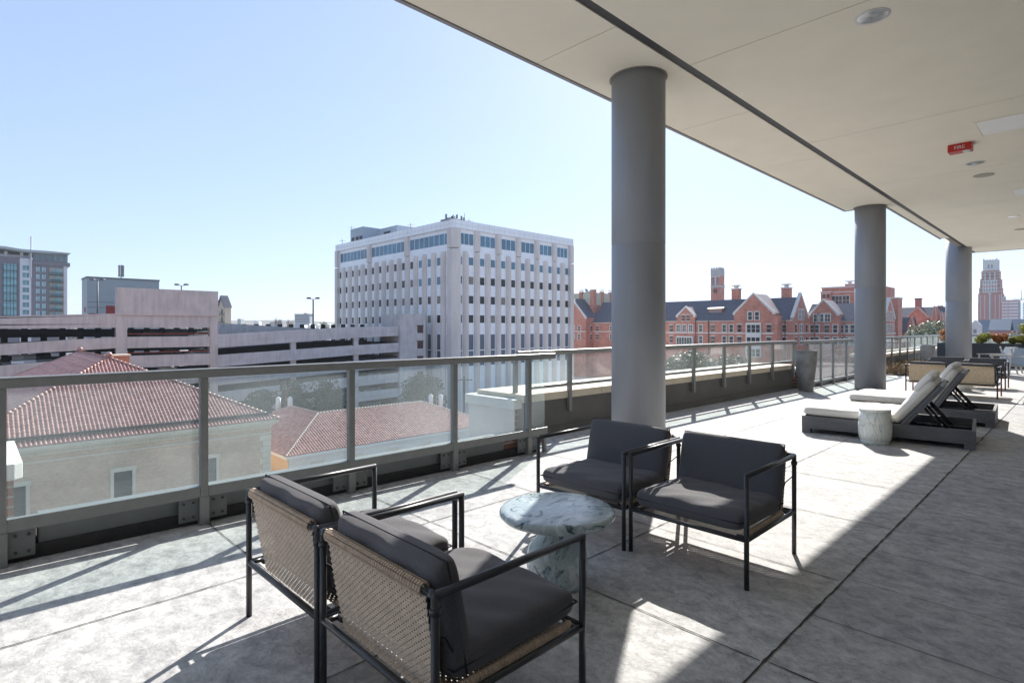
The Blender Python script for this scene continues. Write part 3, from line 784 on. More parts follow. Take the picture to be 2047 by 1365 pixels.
# ------------------------------------------------------------------ pots, planters, bed
def pot(x, y, h, r0, r1, m, lab, rot=0):
    t = thing('tall_planter_pot', lab, 'planter pot', (x, y, 0), 'tall stone pots against the railing')
    mb = MB(); mb.lathe([(r0 * .96, 0.0), (r0, .012), (r0 * 1.15, h * .25), (r1 * .93, h * .65), (r1, h * .93), (r1 * 1.01, h), (r1 * .90, h), (r1 * .86, h - .08), (r1 * .3, h - .085)], 40, x, y)
    mb.build('body', m, t)
    mb = MB(); mb.lathe([(r1 * .84, h - .084), (r1 * .5, h - .075), (.01, h - .08)], 30, x, y); mb.build('soil', M['soil'], t)
pot(13.28, 4.38, .90, .145, .225, M['pot'], 'tall dark weathered stone pot where the parapet ends')
pot(24.15, 3.98, .80, .15, .22, M['pot2'], 'paler far stone pot beside the dark planter boxes')

def bush(x, y, z, r, h, leaf, lab, seed, n=260):
    rnd = random.Random(seed); t = thing('shrub', lab, 'shrub', (x, y, z), 'shrubs growing in the dark planter boxes')
    mb = MB(); cl = []
    for i in range(7):
        a = rnd.uniform(0, 6.28); q = rnd.uniform(0, r * .75)
        cx, cy, cz = x + q * math.cos(a), y + q * math.sin(a), z + h * rnd.uniform(.35, .85)
        mb.tube((x, y, z), (cx, cy, cz), .008, 5, .003); k = r * rnd.uniform(.3, .5); cl.append((cx, cy, cz, k, k, k * .8))
    mb.build('stems', M['bark'], t)
    lb = MB(); leaf_cloud(lb, cl, n, .038, rnd=rnd); lb.build('foliage', leaf, t)
for y0, y1, lab in ((1.62, 3.97, 'dark slate planter box behind the farthest column'), (-.75, 1.60, 'dark slate planter box at the right edge beyond the armchairs')):
    t = thing('planter_box', lab, 'planter', (26.1, (y0 + y1) / 2, 0), 'dark planter boxes in a row')
    mb = MB()
    for a in ((25.8, 25.83, y0, y1), (26.47, 26.5, y0, y1), (25.831, 26.469, y0, y0 + .03), (25.831, 26.469, y1 - .03, y1)): mb.box(*a, 0, .84)
    mb.build('box', M['planter'], t, bevel=.004)
    mb = MB(); mb.box(25.835, 26.465, y0 + .035, y1 - .035, .6, .79); mb.build('soil', M['soil'], t)
for i, (y, r_, h_, lf, lab) in enumerate(((3.72, .30, .55, 'leaf_r', 'orange red shrub at the left end of the planter, left of the far column'),
        (2.72, .26, .38, 'leaf_y', 'low yellow green shrub just right of the far column'), (2.28, .27, .36, 'leaf_r', 'low bronze shrub, second to the right of the far column'),
        (1.88, .20, .26, 'leaf_y', 'smallest yellow green shrub in the gap before the tall one'), (1.42, .36, .66, 'leaf_y', 'tallest green shrub in the right planter box'),
        (1.02, .34, .50, 'leaf_r', 'red brown shrub at the right edge of the picture'), (1.60, .22, .30, 'leaf_y', 'low green tuft in front of the tallest shrub'))):
    bush(26.12 if i < 6 else 25.98, y, .79, r_ * 1.25, h_ * 1.12, M[lf], lab, 40 + i, 1300)
bed = MB(); rb = random.Random(3)
for i in range(1500):
    x = rb.uniform(19.6, 24.6); y = rb.uniform(3.75, 4.48) - max(0, (21.2 - x)) * .03; h = rb.uniform(.08, .32)
    dx, dy = rb.gauss(0, .07), rb.gauss(0, .07)
    bed.tube((x, y, .01), (x + dx, y + dy, h), .004, 3, .0015, caps=False)
    for k in range(2):
        q = Vector((x + dx * rb.uniform(.5, 1.2), y + dy * rb.uniform(.5, 1.2), h * rb.uniform(.5, 1.1))); sz = rb.uniform(.012, .035)
        t1 = Vector((rb.gauss(0, 1), rb.gauss(0, 1), rb.gauss(0, 1))).normalized() * sz; t2 = Vector((rb.gauss(0, 1), rb.gauss(0, 1), rb.gauss(0, 1))).normalized() * sz
        bed.add([q - t1, q - t2, q + t1, q + t2], [(0, 1, 2, 3)])
tag(bed.build('dry_ground_cover', M['straw']), 'brown dry ground cover along the foot of the far parapet', 'ground cover', kind='stuff')
mb = MB(); mb.box(19.5, 24.8, 3.66, 4.50, .0, .03); tag(mb.build('planting_bed', M['soil']), kind='structure')

# ================================================================== FURNITURE
def weave_mb(pos, nrm, W, Ln, pitch=.0112, vp=.0150, rows=None, th=.0022):
    """basket weave: broad strands across (s) passing over and under narrow strands along (t)"""
    mb = MB(); mb.smooth = False
    nr = int(Ln / pitch); nc = int(W / vp)
    def strip(pts, wid, dirv):
        v = []; f = []
        for p, n in pts:
            v += [p - dirv * wid / 2 - n * .0006, p - dirv * wid * .22 + n * .0018, p + dirv * wid * .22 + n * .0018, p + dirv * wid / 2 - n * .0006]
        for i in range(len(pts) - 1):
            for k in range(3): f.append((4 * i + k, 4 * i + k + 1, 4 * i + 4 + k + 1, 4 * i + 4 + k))
        mb.add(v, f)
    for j in range(nr):
        t = (j + .5) * Ln / nr; pts = []
        for i in range(nc * 2 + 1):
            s_ = min(W, i * vp / 2 * (W / (nc * vp)))
            n = nrm(s_, t); off = th * math.sin(math.pi * (i / 2 + .5 + j)) if True else 0
            pts.append((pos(s_, t) + n * off, n))
        dv = (pos(W / 2, min(Ln, t + .005)) - pos(W / 2, max(0, t - .005))).normalized()
        strip(pts, pitch * .97, dv)
    for i in range(nc):
        s_ = (i + .5) * W / nc; pts = []
        for j in range(nr * 2 + 1):
            t = j * Ln / (nr * 2); n = nrm(s_, t); off = -th * math.sin(math.pi * (j / 2 - .5 + i + .0)) * .9
            pts.append((pos(s_, t) + n * off, n))
        dv = (pos(min(W, s_ + .005), Ln / 2) - pos(max(0, s_ - .005), Ln / 2)).normalized()
        strip(pts, vp * .80, dv)
    return mb

def armchair(name, label, group, loc, rot, legmat='frame', wick='wicker', full=True):
    t = thing(name, label, 'armchair', (0, 0, 0), group)
    FX, BX, HY_ = .345, -.345, .365; ZT = .607; r = .0135
    for sx in (FX, BX):
        for sy in (-HY_, HY_):
            mb = MB(); mb.tube((sx, sy, 0), (sx, sy, ZT if legmat == 'frame' else .27), r, 12)
            mb.ball((sx, sy, .001), r * .7, 8, 4) if False else None
            lgo = mb.build('leg', M[legmat], t)
            if legmat != 'frame':
                mb = MB(); mb.tube((sx, sy, .27), (sx, sy, ZT), r, 12); mb.build('upper_tube', M['frame'], lgo)
    for sy in (-HY_, HY_):
        mb = MB(); mb.path([(FX + .001, sy, ZT), (BX, sy, ZT), (BX, sy * .93, ZT)], r * 1.05, 12)
        mb.ball((FX, sy, ZT), r * 1.05, 12, 6); mb.tube((BX, sy, ZT - .055), (BX, sy, ZT - .035), r * 1.35, 12)
        mb.build('arm', M['frame'], t)
    mb = MB(); zs = .262
    for sy in (-HY_, HY_): mb.tube((BX, sy, zs), (FX, sy, zs), r * .95, 10)
    mb.tube((FX, -HY_, zs), (FX, HY_, zs), r * .95, 10); mb.tube((BX, -HY_, zs), (BX, HY_, zs), r * .95, 10)
    for sy in (-1, 1):
        mb.path([(BX, sy * HY_ * .96, zs), (BX + .055, sy * HY_ * .96, zs), (BX + .055, sy * .315, zs)], r * .85, 8)
        mb.tube((FX - .03, sy * HY_, zs), (FX - .03, sy * .30, zs + .004), r * .8, 8)
    mb.build('seat_frame', M['frame'], t)
    mb = MB(); mb.tube((BX, -HY_ * .93, ZT), (BX, HY_ * .93, ZT), r, 10); mb.build('back_bar', M['frame'], t)
    # sling back: from the top bar down and forward to the seat
    Wd = .635; top = Vector((BX - .004, 0, ZT + .016)); bot = Vector((BX + .066, 0, .222)); Ln = (bot - top).length; dn = (bot - top).normalized()
    nb = Vector((0, 1, 0)).cross(dn).normalized()
    if nb.x > 0: nb = -nb
    pos = lambda s_, q: top + dn * q + Vector((0, s_ - Wd / 2, 0)) + nb * (.006 * math.sin(math.pi * q / Ln))
    wb = weave_mb(pos, lambda s_, q: nb, Wd, Ln) if full else None
    if wb is None:
        wb = MB(); v = [pos(a, b) + nb * c for c in (0, -.008) for a, b in ((0, 0), (Wd, 0), (Wd, Ln), (0, Ln))]
        wb.add(v, [(0, 1, 2, 3), (7, 6, 5, 4), (0, 4, 5, 1), (1, 5, 6, 2), (2, 6, 7, 3), (3, 7, 4, 0)])
    # wrapped top roll made of oblique strands
    n = 46 if full else 0
    for i in range(n):
        y = -Wd / 2 + Wd * (i + .5) / n; y2 = y + .010
        ring = [(BX + math.cos(a) * .0205, y + (y2 - y) * q, ZT + math.sin(a) * .0205) for q, a in zip((0, .2, .4, .6, .8, 1), [R(230 - 46 * k) for k in range(6)])]
        for p, q in zip(ring[:-1], ring[1:]): wb.tube(p, q, .0052, 5, caps=False)
    if not full: wb.tube((BX, -Wd / 2, ZT), (BX, Wd / 2, ZT), .02, 8)
    wback = wb.build('woven_back', M[wick], t)
    # woven seat with wrapped side rolls
    sb = MB()
    if full:
        tp = Vector((BX + .10, -Wd / 2, zs - .004))
        sb = weave_mb(lambda s_, q: tp + Vector((q, s_, 0)), lambda s_, q: Vector((0, 0, 1)), Wd, .555)
        for sy in (-1, 1):
            k = 62
            for i in range(k):
                x = BX + .10 + .56 * i / k; sb.lathe([(.001, 0)], 4, 0, 0) if False else None
                c = Vector((x, sy * (Wd / 2 + .008), zs + .001)); sb.tube(c, c + Vector((.0088, 0, 0)), .0175 + .0012 * (i % 2), 10)
    else:
        sb.box(BX + .1, FX - .02, -Wd / 2, Wd / 2, zs - .008, zs)
    sb.build('woven_seat', M[wick], t)
    sc = cushion_mb(.305, .338, .058, 26, seed=1, edge=.27, pw=9); sm = Matrix.Translation((.05, 0, .336)) @ Matrix.Rotation(R(-1.5), 4, 'Y')
    so = xform(sc, sm).build('seat_cushion', M['fabric'], t)
    pb = piping_mb(.305, .338, .058); xform(pb, sm).build('piping', M['piping'], so)
    bc = cushion_mb(.195, .338, .055, 24, seed=4, edge=.27, pw=9); bm = Matrix.Translation((BX + .155, 0, .505)) @ Matrix.Rotation(R(-107), 4, 'Y')
    bm = Matrix.Translation((BX + .108, 0, .490)) @ Matrix.Rotation(R(-(90 + 12)), 4, 'Y')
    bo = xform(bc, bm).build('back_cushion', M['fabric'], t)
    pb = piping_mb(.195, .338, .055); xform(pb, bm).build('piping', M['piping'], bo)
    # elastic strap that ties the cushion to the rear legs
    for sy in (-1, 1):
        mb = MB(); mb.path([(BX, sy * HY_, ZT - .12), (BX + .06, sy * .335, ZT - .16), (BX + .115, sy * .322, ZT - .25)], .0035, 5); mb.build('strap', M['piping'], t)
    t.location = loc; t.rotation_euler = (0, 0, rot)
    return t

gA = 'black framed woven armchairs with charcoal cushions around the marble table'
A = armchair('armchair', 'nearest woven armchair, lower right of the pair seen from behind in the foreground', gA, (1.335, 1.715, 0), 0)
def place(src, loc, rot, label, group=None):
    c = copy_tree(src); c.location = loc; c.rotation_euler = (0, 0, rot); c['label'] = label
    if group: c['group'] = group
    return c
place(A, (1.325, 2.485, 0), R(.6), 'woven armchair seen from behind, left of the pair in the foreground near the railing')
place(A, (3.33, 1.645, 0), R(180), 'charcoal armchair facing the camera to the right of the marble table, half in sun')
place(A, (3.30, 2.415, 0), R(180.8), 'charcoal armchair facing the camera directly in front of the first grey column')
gF = 'dark red legged woven armchairs in the far seating group'
B = armchair('armchair', 'far woven backed armchair with red legs, left of the pair beyond the loungers', gF, (14.86, 2.41, 0), 0, 'redleg', 'wicker2', False)
place(B, (14.84, 1.64, 0), 0, 'far woven backed armchair partly hidden behind the raised lounger backs', gF)
place(B, (17.05, 2.47, 0), R(180), 'far charcoal armchair facing the camera just before the farthest column', gF)
place(B, (17.05, 1.70, 0), R(180), 'far charcoal armchair facing the camera, right one of the farther pair', gF)

# marble mushroom table
tc = (2.33, 2.05)
t = thing('marble_side_table', 'round green and white marble mushroom table between the four armchairs', 'side table', (tc[0], tc[1], 0))
mb = MB(); mb.lathe([(.02, .345), (.20, .348), (.275, .352), (.305, .362), (.318, .378), (.317, .392), (.305, .405), (.285, .4105), (.02, .411)], 72, *tc); mb.build('table_top', M['marble'], t)
mb = MB(); mb.lathe([(.150, 0), (.158, .006), (.163, .03), (.167, .10), (.165, .16), (.155, .195), (.130, .225), (.105, .25), (.090, .275), (.088, .295), (.100, .325), (.118, .344)], 64, *tc); mb.build('pedestal', M['marble'], t)

# sun loungers
def lounger(name, label, loc, rot, ang, group):
    """origin at the near foot corner; x = width away from the camera, y = -length towards the head"""
    Wd, Ln = 1.16, 1.80
    t = thing(name, label, 'sun lounger', (0, 0, 0), group)
    mb = MB(); th = .035; z0, z1 = .062, .225
    mb.box(0, th, -Ln, 0, z0, z1); mb.box(Wd - th, Wd, -Ln, 0, z0, z1)
    mb.box(th + .001, Wd - th - .001, -th, 0, z0, z1 - .001); mb.box(th + .001, Wd - th - .001, -Ln, -Ln + th, z0, z1 - .001)
    mb.build('base_frame', M['lounger'], t, bevel=.003)
    for x in (0, Wd - .09):
        for y in (-.105, -Ln + .0):
            mb = MB(); mb.box(x + .001, x + .089, y + .001, y + .104, 0, z0 + .001); mb.build('leg', M['lounger'], t)
    hinge = -1.09
    mb = MB(); mb.box(.04, Wd - .04, hinge + .02, -.04, .19, .222)
    mb.build('seat_deck', M['lounger'], t)
    mb = MB()
    for x in (.38, .76): mb.box(x - .02, x + .02, -Ln + .04, hinge, .10, .16)
    mb.box(.04, Wd - .04, -Ln + .04, hinge, .072, .082); mb.build('inner_rails', M['black'], t)
    # reclining back
    ca, sa = math.cos(R(ang)), math.sin(R(ang))
    def bp(x, l, n): return (x, hinge - l * ca + n * sa, .235 + l * sa + n * ca)        # l up the back, n normal (toward foot/up)
    LB = .62
    def bbox(mb_, x0, x1, l0, l1, n0, n1):
        v = [bp(x, l, n) for n in (n0, n1) for x, l in ((x0, l0), (x1, l0), (x1, l1), (x0, l1))]
        return mb_.add(v, [(0, 1, 2, 3), (7, 6, 5, 4), (0, 4, 5, 1), (1, 5, 6, 2), (2, 6, 7, 3), (3, 7, 4, 0)])
    mb = MB(); bbox(mb, .05, Wd - .05, .0, LB, -.035, 0); bp_o = mb.build('back_panel', M['louback'], t, bevel=.004)
    mb = MB()
    for x in (.055, Wd - .105): bbox(mb, x, x + .05, .0, LB + .005, -.062, -.036)
    bbox(mb, .11, Wd - .11, LB - .06, LB - .01, -.062, -.036); mb.build('back_frame', M['lounger'], bp_o)
    for x in (.12, .46, .86, Wd - .12):
        mb = MB(); p = bp(x, .30, -.05); mb.tube(p, (x, hinge - .48, .12), .013, 8); mb.build('support_strut', M['black'], t)
    for x in (.12, Wd - .12):
        mb = MB(); p = bp(x, .12, -.05); mb.tube(p, (x, hinge - .02, .10), .011, 8); mb.ball(p, .018, 8, 5); mb.build('hinge_arm', M['steel'], t)
    # mattress: flat part, back part, head roll
    def flat():
        m_ = cushion_mb(.555, .545, .058, 20, edge=.22, seed=7, pw=12); return xform(m_, Matrix.Translation((Wd / 2, hinge / 2 + .002, .283)))
    fm = flat().build('mattress', M['white_fab'], t)
    pm = piping_mb(.555, .545, .05); xform(pm, Matrix.Translation((Wd / 2, hinge / 2 + .002, .283))).build('piping', M['white_fab'], fm)
    m_ = cushion_mb(.555, LB / 2 + .02, .062, 20, edge=.24, seed=8, pw=12)
    m_.v = [bp(v[0] + Wd / 2, v[1] + LB / 2 - .02, v[2] + .062) for v in m_.v]; m_.build('back_mattress', M['white_fab'], t)
    m_ = cushion_mb(.548, .135, .050, 16, edge=.42, seed=9)
    m_.v = [bp(v[0] + Wd / 2, v[1] * 1.0 + LB - .09 + (v[2] * -.25), v[2] + .118) for v in m_.v]; m_.build('head_pillow', M['white_fab'], t)
    t.location = loc; t.rotation_euler = (0, 0, rot); return t
gl_ = 'grey framed sun loungers with cream mattresses'
lounger('sun_lounger', 'nearer sun lounger with cream mattress and raised back, beside the white drum stool', (8.03, 2.70, 0), R(6), 52, gl_)
lounger('sun_lounger', 'farther sun lounger with a more upright back behind the first lounger', (10.13, 2.72, 0), R(3.5), 58, gl_)

def drum(x, y, lab, h=.42, r=.165):
    t = thing('drum_stool', lab, 'stool', (x, y, 0), 'white glazed barrel stools')
    mb = MB(); mb.lathe([(r * .90, 0.0), (r * .92, .008), (r * .92, .036), (r * .90, .04), (r * 1.0, .048), (r * 1.06, .12), (r * 1.07, .20), (r * 1.06, .245), (r * 1.045, .248), (r * 1.045, .254), (r * 1.06, .257), (r * 1.0, h - .035)], 48, x, y)
    mb.build('barrel', M['drumc'], t)
    mb = MB(); mb.lathe([(r * 1.01, h - .0345), (r * 1.02, h - .012), (r * .98, h - .003), (r * .6, h), (.01, h)], 48, x, y); mb.build('seat_top', M['drumc'], t)
drum(7.93, 1.83, 'off white crackle glazed drum stool beside the nearer lounger')
drum(15.95, 1.98, 'small off white drum stool between the far armchairs')

def garden_chair(lab, loc, rot):
    t = thing('garden_chair', lab, 'garden chair', (0, 0, 0), 'pale wooden garden chairs by the planter boxes')
    for sy in (-.3, .3):
        mb = MB(); mb.tube((.38, sy, 0), (.30, sy, .55), .022, 6); mb.build('leg', M['greywood'], t)
        mb = MB(); mb.tube((-.52, sy, 0), (-.30, sy, .80), .024, 6); mb.build('leg', M['greywood'], t)
        mb = MB(); mb.box(-.42, .36, sy - .03, sy + .03, .55, .575); mb.build('armrest', M['greywood'], t)
    mb = MB(); mb.slab([(-.22, -.27, .30), (.32, -.27, .38), (.32, .27, .38), (-.22, .27, .30)], .05); mb.build('seat', M['greyfab'], t)
    mb = MB(); mb.slab([(-.42, -.27, .80), (-.20, -.27, .32), (-.20, .27, .32), (-.42, .27, .80)], .04); mb.build('backrest', M['greyfab'], t)
    t.location = loc; t.rotation_euler = (0, 0, rot)
garden_chair('pale garden chair facing left in front of the slate planter, nearer the right edge', (21.9, 1.62, 0), R(140))
garden_chair('pale garden chair half hidden behind the farther charcoal armchairs', (23.1, 2.05, 0), R(128))

# ================================================================== NEIGHBOURING TILED BUILDINGS
def tiled_face(mb, A_, B_, C_, D_, pitch=.26, r=.085, step=.42):
    """barrel tiles on the roof quad A-B (eave) C-D (ridge end, above B and above A); C may equal D"""
    A_, B_, C_, D_ = map(Vector, (A_, B_, C_, D_))
    e = (B_ - A_); L_ = e.length; e.normalize()
    nrm = e.cross(((D_ + C_) / 2 - (A_ + B_) / 2)).normalized()
    if nrm.z < 0: nrm = -nrm
    up = nrm.cross(e).normalized()
    if up.z < 0: up = -up
    H_ = (D_ - A_).dot(up); da = (D_ - A_).dot(e); dc = (C_ - A_).dot(e)
    mb.add([A_, B_, C_, D_] if (C_ - D_).length > .01 else [A_, B_, C_], [(0, 1, 2, 3) if (C_ - D_).length > .01 else (0, 1, 2)])
    n = int(L_ / pitch)
    for i in range(n):
        u = (i + .5) * L_ / n
        if u < da: top = H_ * u / max(da, .01)
        elif u > dc: top = H_ * (L_ - u) / max(L_ - dc, .01)
        else: top = H_
        if top < .15: continue
        m_ = max(1, int(round(top / step))); sm = []
        for k in range(m_):
            a = top * k / m_; b = top * (k + 1) / m_ + .03
            ra, rb_ = r * 1.12, r * .86
            v = []
            for q, rr in ((a, ra), (b, rb_)):
                for w in (-1, -.62, 0, .62, 1):
                    v.append(A_ + e * (u + w * rr) + up * q + nrm * (.005 + rr * (math.sqrt(max(0, 1 - w * w)))))
            mb.smooth = True; mb.add(v, [(j, j + 1, j + 6, j + 5) for j in range(4)]); mb.smooth = False
            mb.add([v[0], v[1], v[2], v[3], v[4]], [(4, 3, 2, 1, 0)])
def ridge_tiles(mb, a, b, r=.13):
    a = Vector(a); b = Vector(b); L_ = (b - a).length; n = int(L_ / .4); d_ = (b - a) / n
    for i in range(n): mb.tube(a + d_ * i + Vector((0, 0, .04)), a + d_ * (i + 1.08) + Vector((0, 0, .04)), r * 1.15, 8, r * .9)

def sash_window(mb, fr, u, z0, z1, w, n=.0, surround=.13):
    mb.cur = 0
    mb.fbox(fr, u - w / 2, u + w / 2, z0, z1, n - .05, n + .02)
    mb.cur = 1
    for a in ((u - w / 2, u - w / 2 + .06, z0, z1), (u + w / 2 - .06, u + w / 2, z0, z1)): mb.fbox(fr, *a, n + .021, n + .06)
    for z in (z0, (z0 + z1) / 2 - .03, z1 - .06): mb.fbox(fr, u - w / 2 + .061, u + w / 2 - .061, z, z + .06, n + .021, n + .055)
    if surround:
        mb.cur = 2; s_ = surround
        mb.fbox(fr, u - w / 2 - s_, u - w / 2 - .001, z0, z1, n - .0, n + .09); mb.fbox(fr, u + w / 2 + .001, u + w / 2 + s_, z0, z1, n, n + .09)
        mb.fbox(fr, u - w / 2 - s_ * 1.25, u + w / 2 + s_ * 1.25, z1 + .001, z1 + s_ * 1.5, n, n + .11)
        mb.fbox(fr, u - w / 2 - s_ * 1.25, u + w / 2 + s_ * 1.25, z0 - s_, z0 - .001, n, n + .14)
    mb.cur = 0

# --- building 1: two storeys of buff brick, pyramid hipped roof with a ridge running away
x0, x1, y0, y1, ze, zr = -1.9, 19.7, 50.0, 86.5, -6.66, -1.32
xr = (x0 + x1) / 2; yr0, yr1 = 60.8, 79.0
t = thing('tile_roofed_building', 'buff brick building with big red clay tile hipped roof directly below the terrace', 'building', (xr, 60, GROUND), 'tile roofed neighbour buildings')
mb = MB()
tiled_face(mb, (x0, y0, ze), (x1, y0, ze), (xr, yr0, zr), (xr, yr0, zr), .262, .088)
tiled_face(mb, (x0, y1, ze), (x0, y0, ze), (xr, yr0, zr), (xr, yr1, zr), .262, .088, .9)
tiled_face(mb, (x1, y0, ze), (x1, y1, ze), (xr, yr1, zr), (xr, yr0, zr), .262, .088, .9)
mb.poly([(x1, y1, ze), (x0, y1, ze), (xr, yr1, zr)])
rf = mb.build('roof', M['tile'], t)
mb = MB()
for a, b in (((x0, y0, ze), (xr, yr0, zr)), ((x1, y0, ze), (xr, yr0, zr)), ((xr, yr0, zr), (xr, yr1, zr)), ((x0, y1, ze), (xr, yr1, zr))): ridge_tiles(mb, a, b)
mb.ball((xr, yr0, zr + .3), .28, 8, 6); mb.ball((xr, yr1, zr + .3), .28, 8, 6)
mb.build('ridge_tiles', M['tile'], rf)
cp = D(236, 59)
mb = MB(); mb.box(cp.x - 1.0, cp.x + .9, cp.y - .6, cp.y + .8, -5, Zat(711, 59)); ch = mb.build('chimney', M['chimbrick'], rf)
mb = MB(); mb.box(cp.x - 1.12, cp.x + 1.02, cp.y - .72, cp.y + .92, Zat(711, 59) + .002, Zat(709, 59) + .03); mb.build('chimney_cap', M['bstone'], ch)
mb = MB(); mb.box(x0 + .1, x1 - .1, y0 + .55, y0 + .75, ze + .32, ze + .40); mb.tube((x0 + .4, y0 + .62, ze + .52), (x1 - .4, y0 + .62, ze + .52), .10, 6); mb.build('snow_guard', M['lamp'], rf)
ov = .55
f1 = Fr((x0 + ov, y0 + ov), (x1 - ov, y0 + ov))
mb = MB(); mb.box(x0 + ov, x1 - ov, y0 + ov, y1 - ov, GROUND, ze - .75); mb.build('wall', M['bwall'], t)
mb = MB()
mb.box(x0 + .02, x1 - .02, y0 + .02, y1 - .02, ze - .28, ze - .03); mb.box(x0 + .2, x1 - .2, y0 + .2, y1 - .2, ze - .45, ze - .281); mb.box(x0 + .42, x1 - .42, y0 + .42, y1 - .42, ze - .74, ze - .451)
i = 0
u = .1
while u < f1.len - .1: mb.fbox(f1, u, u + .11, ze - .66, ze - .48, .13, .21); u += .24
mb.fbox(f1, -.05, f1.len + .05, ze - 1.25, ze - 1.12, 0, .06)
mb.build('cornice', M['bstone'], t)
mb = MB()
z = GROUND
while z < ze - 1.4:
    mb.fbox(f1, f1.len - (.95 if int(z * 2) % 2 else .7), f1.len + .04, z, z + .46, 0.0, .05); z += .5
mb.build('quoins', M['bstone'], t)
for px_ in (29, 246, 417):
    dx = 50.55 / (fy + ry * (px_ - HX) / F); u = D(px_, dx).x - (x0 + ov)
    for z0_, z1_ in ((-11.9, -9.35), (-16.6, -14.2)):
        mb = MB(); sash_window(mb, f1, u, z0_, z1_, 1.15, 0, .22); mb.build('window', [M['pane_g'], M['winframe'], M['bstone']], t)

# --- building 2: low L-shaped annex
zb_, zt_ = -11.3, -8.45
t = thing('tile_roofed_building', 'lower ochre annex with L shaped red tile roof seen through the middle glass panes', 'building', (36, 62, GROUND), 'tile roofed neighbour buildings')
mb = MB()
tiled_face(mb, (22.3, 55, zb_), (50, 55, zb_), (43.2, 62, zt_), (28.9, 62, zt_), .30, .10, .5)
tiled_face(mb, (22.3, 76, zb_), (22.3, 55, zb_), (28.9, 62, zt_), (28.9, 69.4, zt_), .30, .10, 1.0)
mb.poly([(35.5, 76, zb_), (22.3, 76, zb_), (28.9, 69.4, zt_)]); mb.poly([(50, 55, zb_), (50, 69, zb_), (43.2, 62, zt_)])
mb.poly([(50, 69, zb_), (35.5, 69, zb_), (28.9, 62, zt_), (43.2, 62, zt_)]); mb.poly([(35.5, 69, zb_), (35.5, 76, zb_), (28.9, 69.4, zt_), (28.9, 62, zt_)])
rf = mb.build('roof', M['tile'], t)
mb = MB()
for a, b in (((22.3, 55, zb_), (28.9, 62, zt_)), ((50, 55, zb_), (43.2, 62, zt_)), ((28.9, 62, zt_), (43.2, 62, zt_)), ((28.9, 62, zt_), (28.9, 69.4, zt_)), ((22.3, 76, zb_), (28.9, 69.4, zt_))): ridge_tiles(mb, a, b, .11)
mb.build('ridge_tiles', M['slate_l'], rf)
mb = MB(); mb.box(22.8, 49.5, 55.5, 68.5, GROUND, zb_ - .3); mb.build('wall', M['stucco'], t)
mb = MB(); mb.box(22.7, 22.79, 55.48, 75.5, GROUND, zb_ - .3); mb.box(22.8, 35, 68.51, 75.5, GROUND, zb_ - .3); mb.build('ochre_side_wall', M['orange'], t)
mb = MB(); mb.box(22.35, 49.95, 55.05, 68.9, zb_ - .299, zb_ - .03); mb.build('eave_board', M['white'], t)
f2 = Fr((22.8, 55.5), (49.5, 55.5))
for u in (3, 7.5, 12, 16.5, 21):
    mb = MB(); sash_window(mb, f2, u, -14.6, -12.6, 1.1, 0, .15); mb.build('window', [M['pane_g'], M['winframe'], M['bstone']], t)

# ================================================================== PARKING GARAGE
GY = 98.0
def XG(px_, y=GY):
    dd = y / (fy + ry * (px_ - HX) / F); return D(px_, dd).x, dd
fg = Fr((0, GY), (100, GY))
gar = thing('parking_garage', 'weathered pinkish concrete parking garage with sloping decks and a tall blank panel', 'parking garage', (28, GY, GROUND))
xa, xb, xc, xd, xe = 2.6, 15.2, 28.75, 62.8, 69.2
mb = MB()
# left ramp bands (rise to the right); storey 2.85
lv = [(2.85, 1.27, 3.45, 1.40), (-.73, -2.16, .06, -1.56), (-3.5, -5.2, -2.75, -4.5), (-6.3, -8.0, -5.6, -7.3), (-9.1, -10.9, -8.4, -10.2), (-12, -13.8, -11.3, -13.1), (-14.9, -16.6, -14.2, -16.0)]
for (tl, bl, tr, br_) in lv:
    k = (tr - tl) / (xb - xa); k2 = (br_ - bl) / (xb - xa)
    X0 = -30
    mb.fslope(fg, X0, xb, bl + k2 * (X0 - xa), tl + k * (X0 - xa), br_, tr, -.35, 0)
    mb.fslope(fg, X0, xb - .02, bl + k2 * (X0 - xa) + .55, tl + k * (X0 - xa) - .25 + .0, br_ + .55, tr - .25, 0.002, .035)
mb.build('left_ramp_band', M['garage'], gar)
for x_ in (1.75, -11, -24):
    mb = MB(); mb.fbox(fg, x_, x_ + 1.0, GROUND, 2.2, -.9, -.36); mb.build('ramp_column', M['garage'], gar)
# centre tower
mb = MB()
mb.fbox(fg, xb + .01, xc, 3.225, 7.22, -.9, .30); mb.build('blank_panel', M['garage'], gar)
em = MB()
for du in (0, 1.35):
    for dz in (0, 1.35):
        u = 21.6 + du; z = 4.15 + dz
        for a in ((u, u + 1.15, z, z + .14), (u, u + 1.15, z + 1.01, z + 1.15), (u, u + .14, z + .141, z + 1.009), (u + 1.01, u + 1.15, z + .141, z + 1.009)): em.fbox(fg, *a, .30, .36)
em.build('square_emblem', M['garage'], gar)
mb = MB()
zt = 3.22; bands = [(3.22, 1.40), (.06, -1.60), (-2.72, -4.5), (-5.6, -7.3), (-8.4, -10.2), (-11.3, -13.1), (-14.2, -16.0)]
for tt, bb in bands: mb.fbox(fg, xb + 1.35, xc - 1.15, bb, tt, -.3, .05)
mb.build('centre_band', M['garage'], gar)
for a_, b_ in ((xb, xb + 1.33), (xc - 1.13, xc)):
    mb = MB(); mb.fbox(fg, a_, b_, GROUND, 3.22, -1.0, .12); mb.build('tower_pier', M['garage'], gar)
for z in (.42, -2.35):
    mb = MB(); mb.fbox(fg, xb + 1.4, xc - 1.2, z, z + .12, -.5, -.38); mb.build('red_guard_pipe', M['redpipe'], gar)
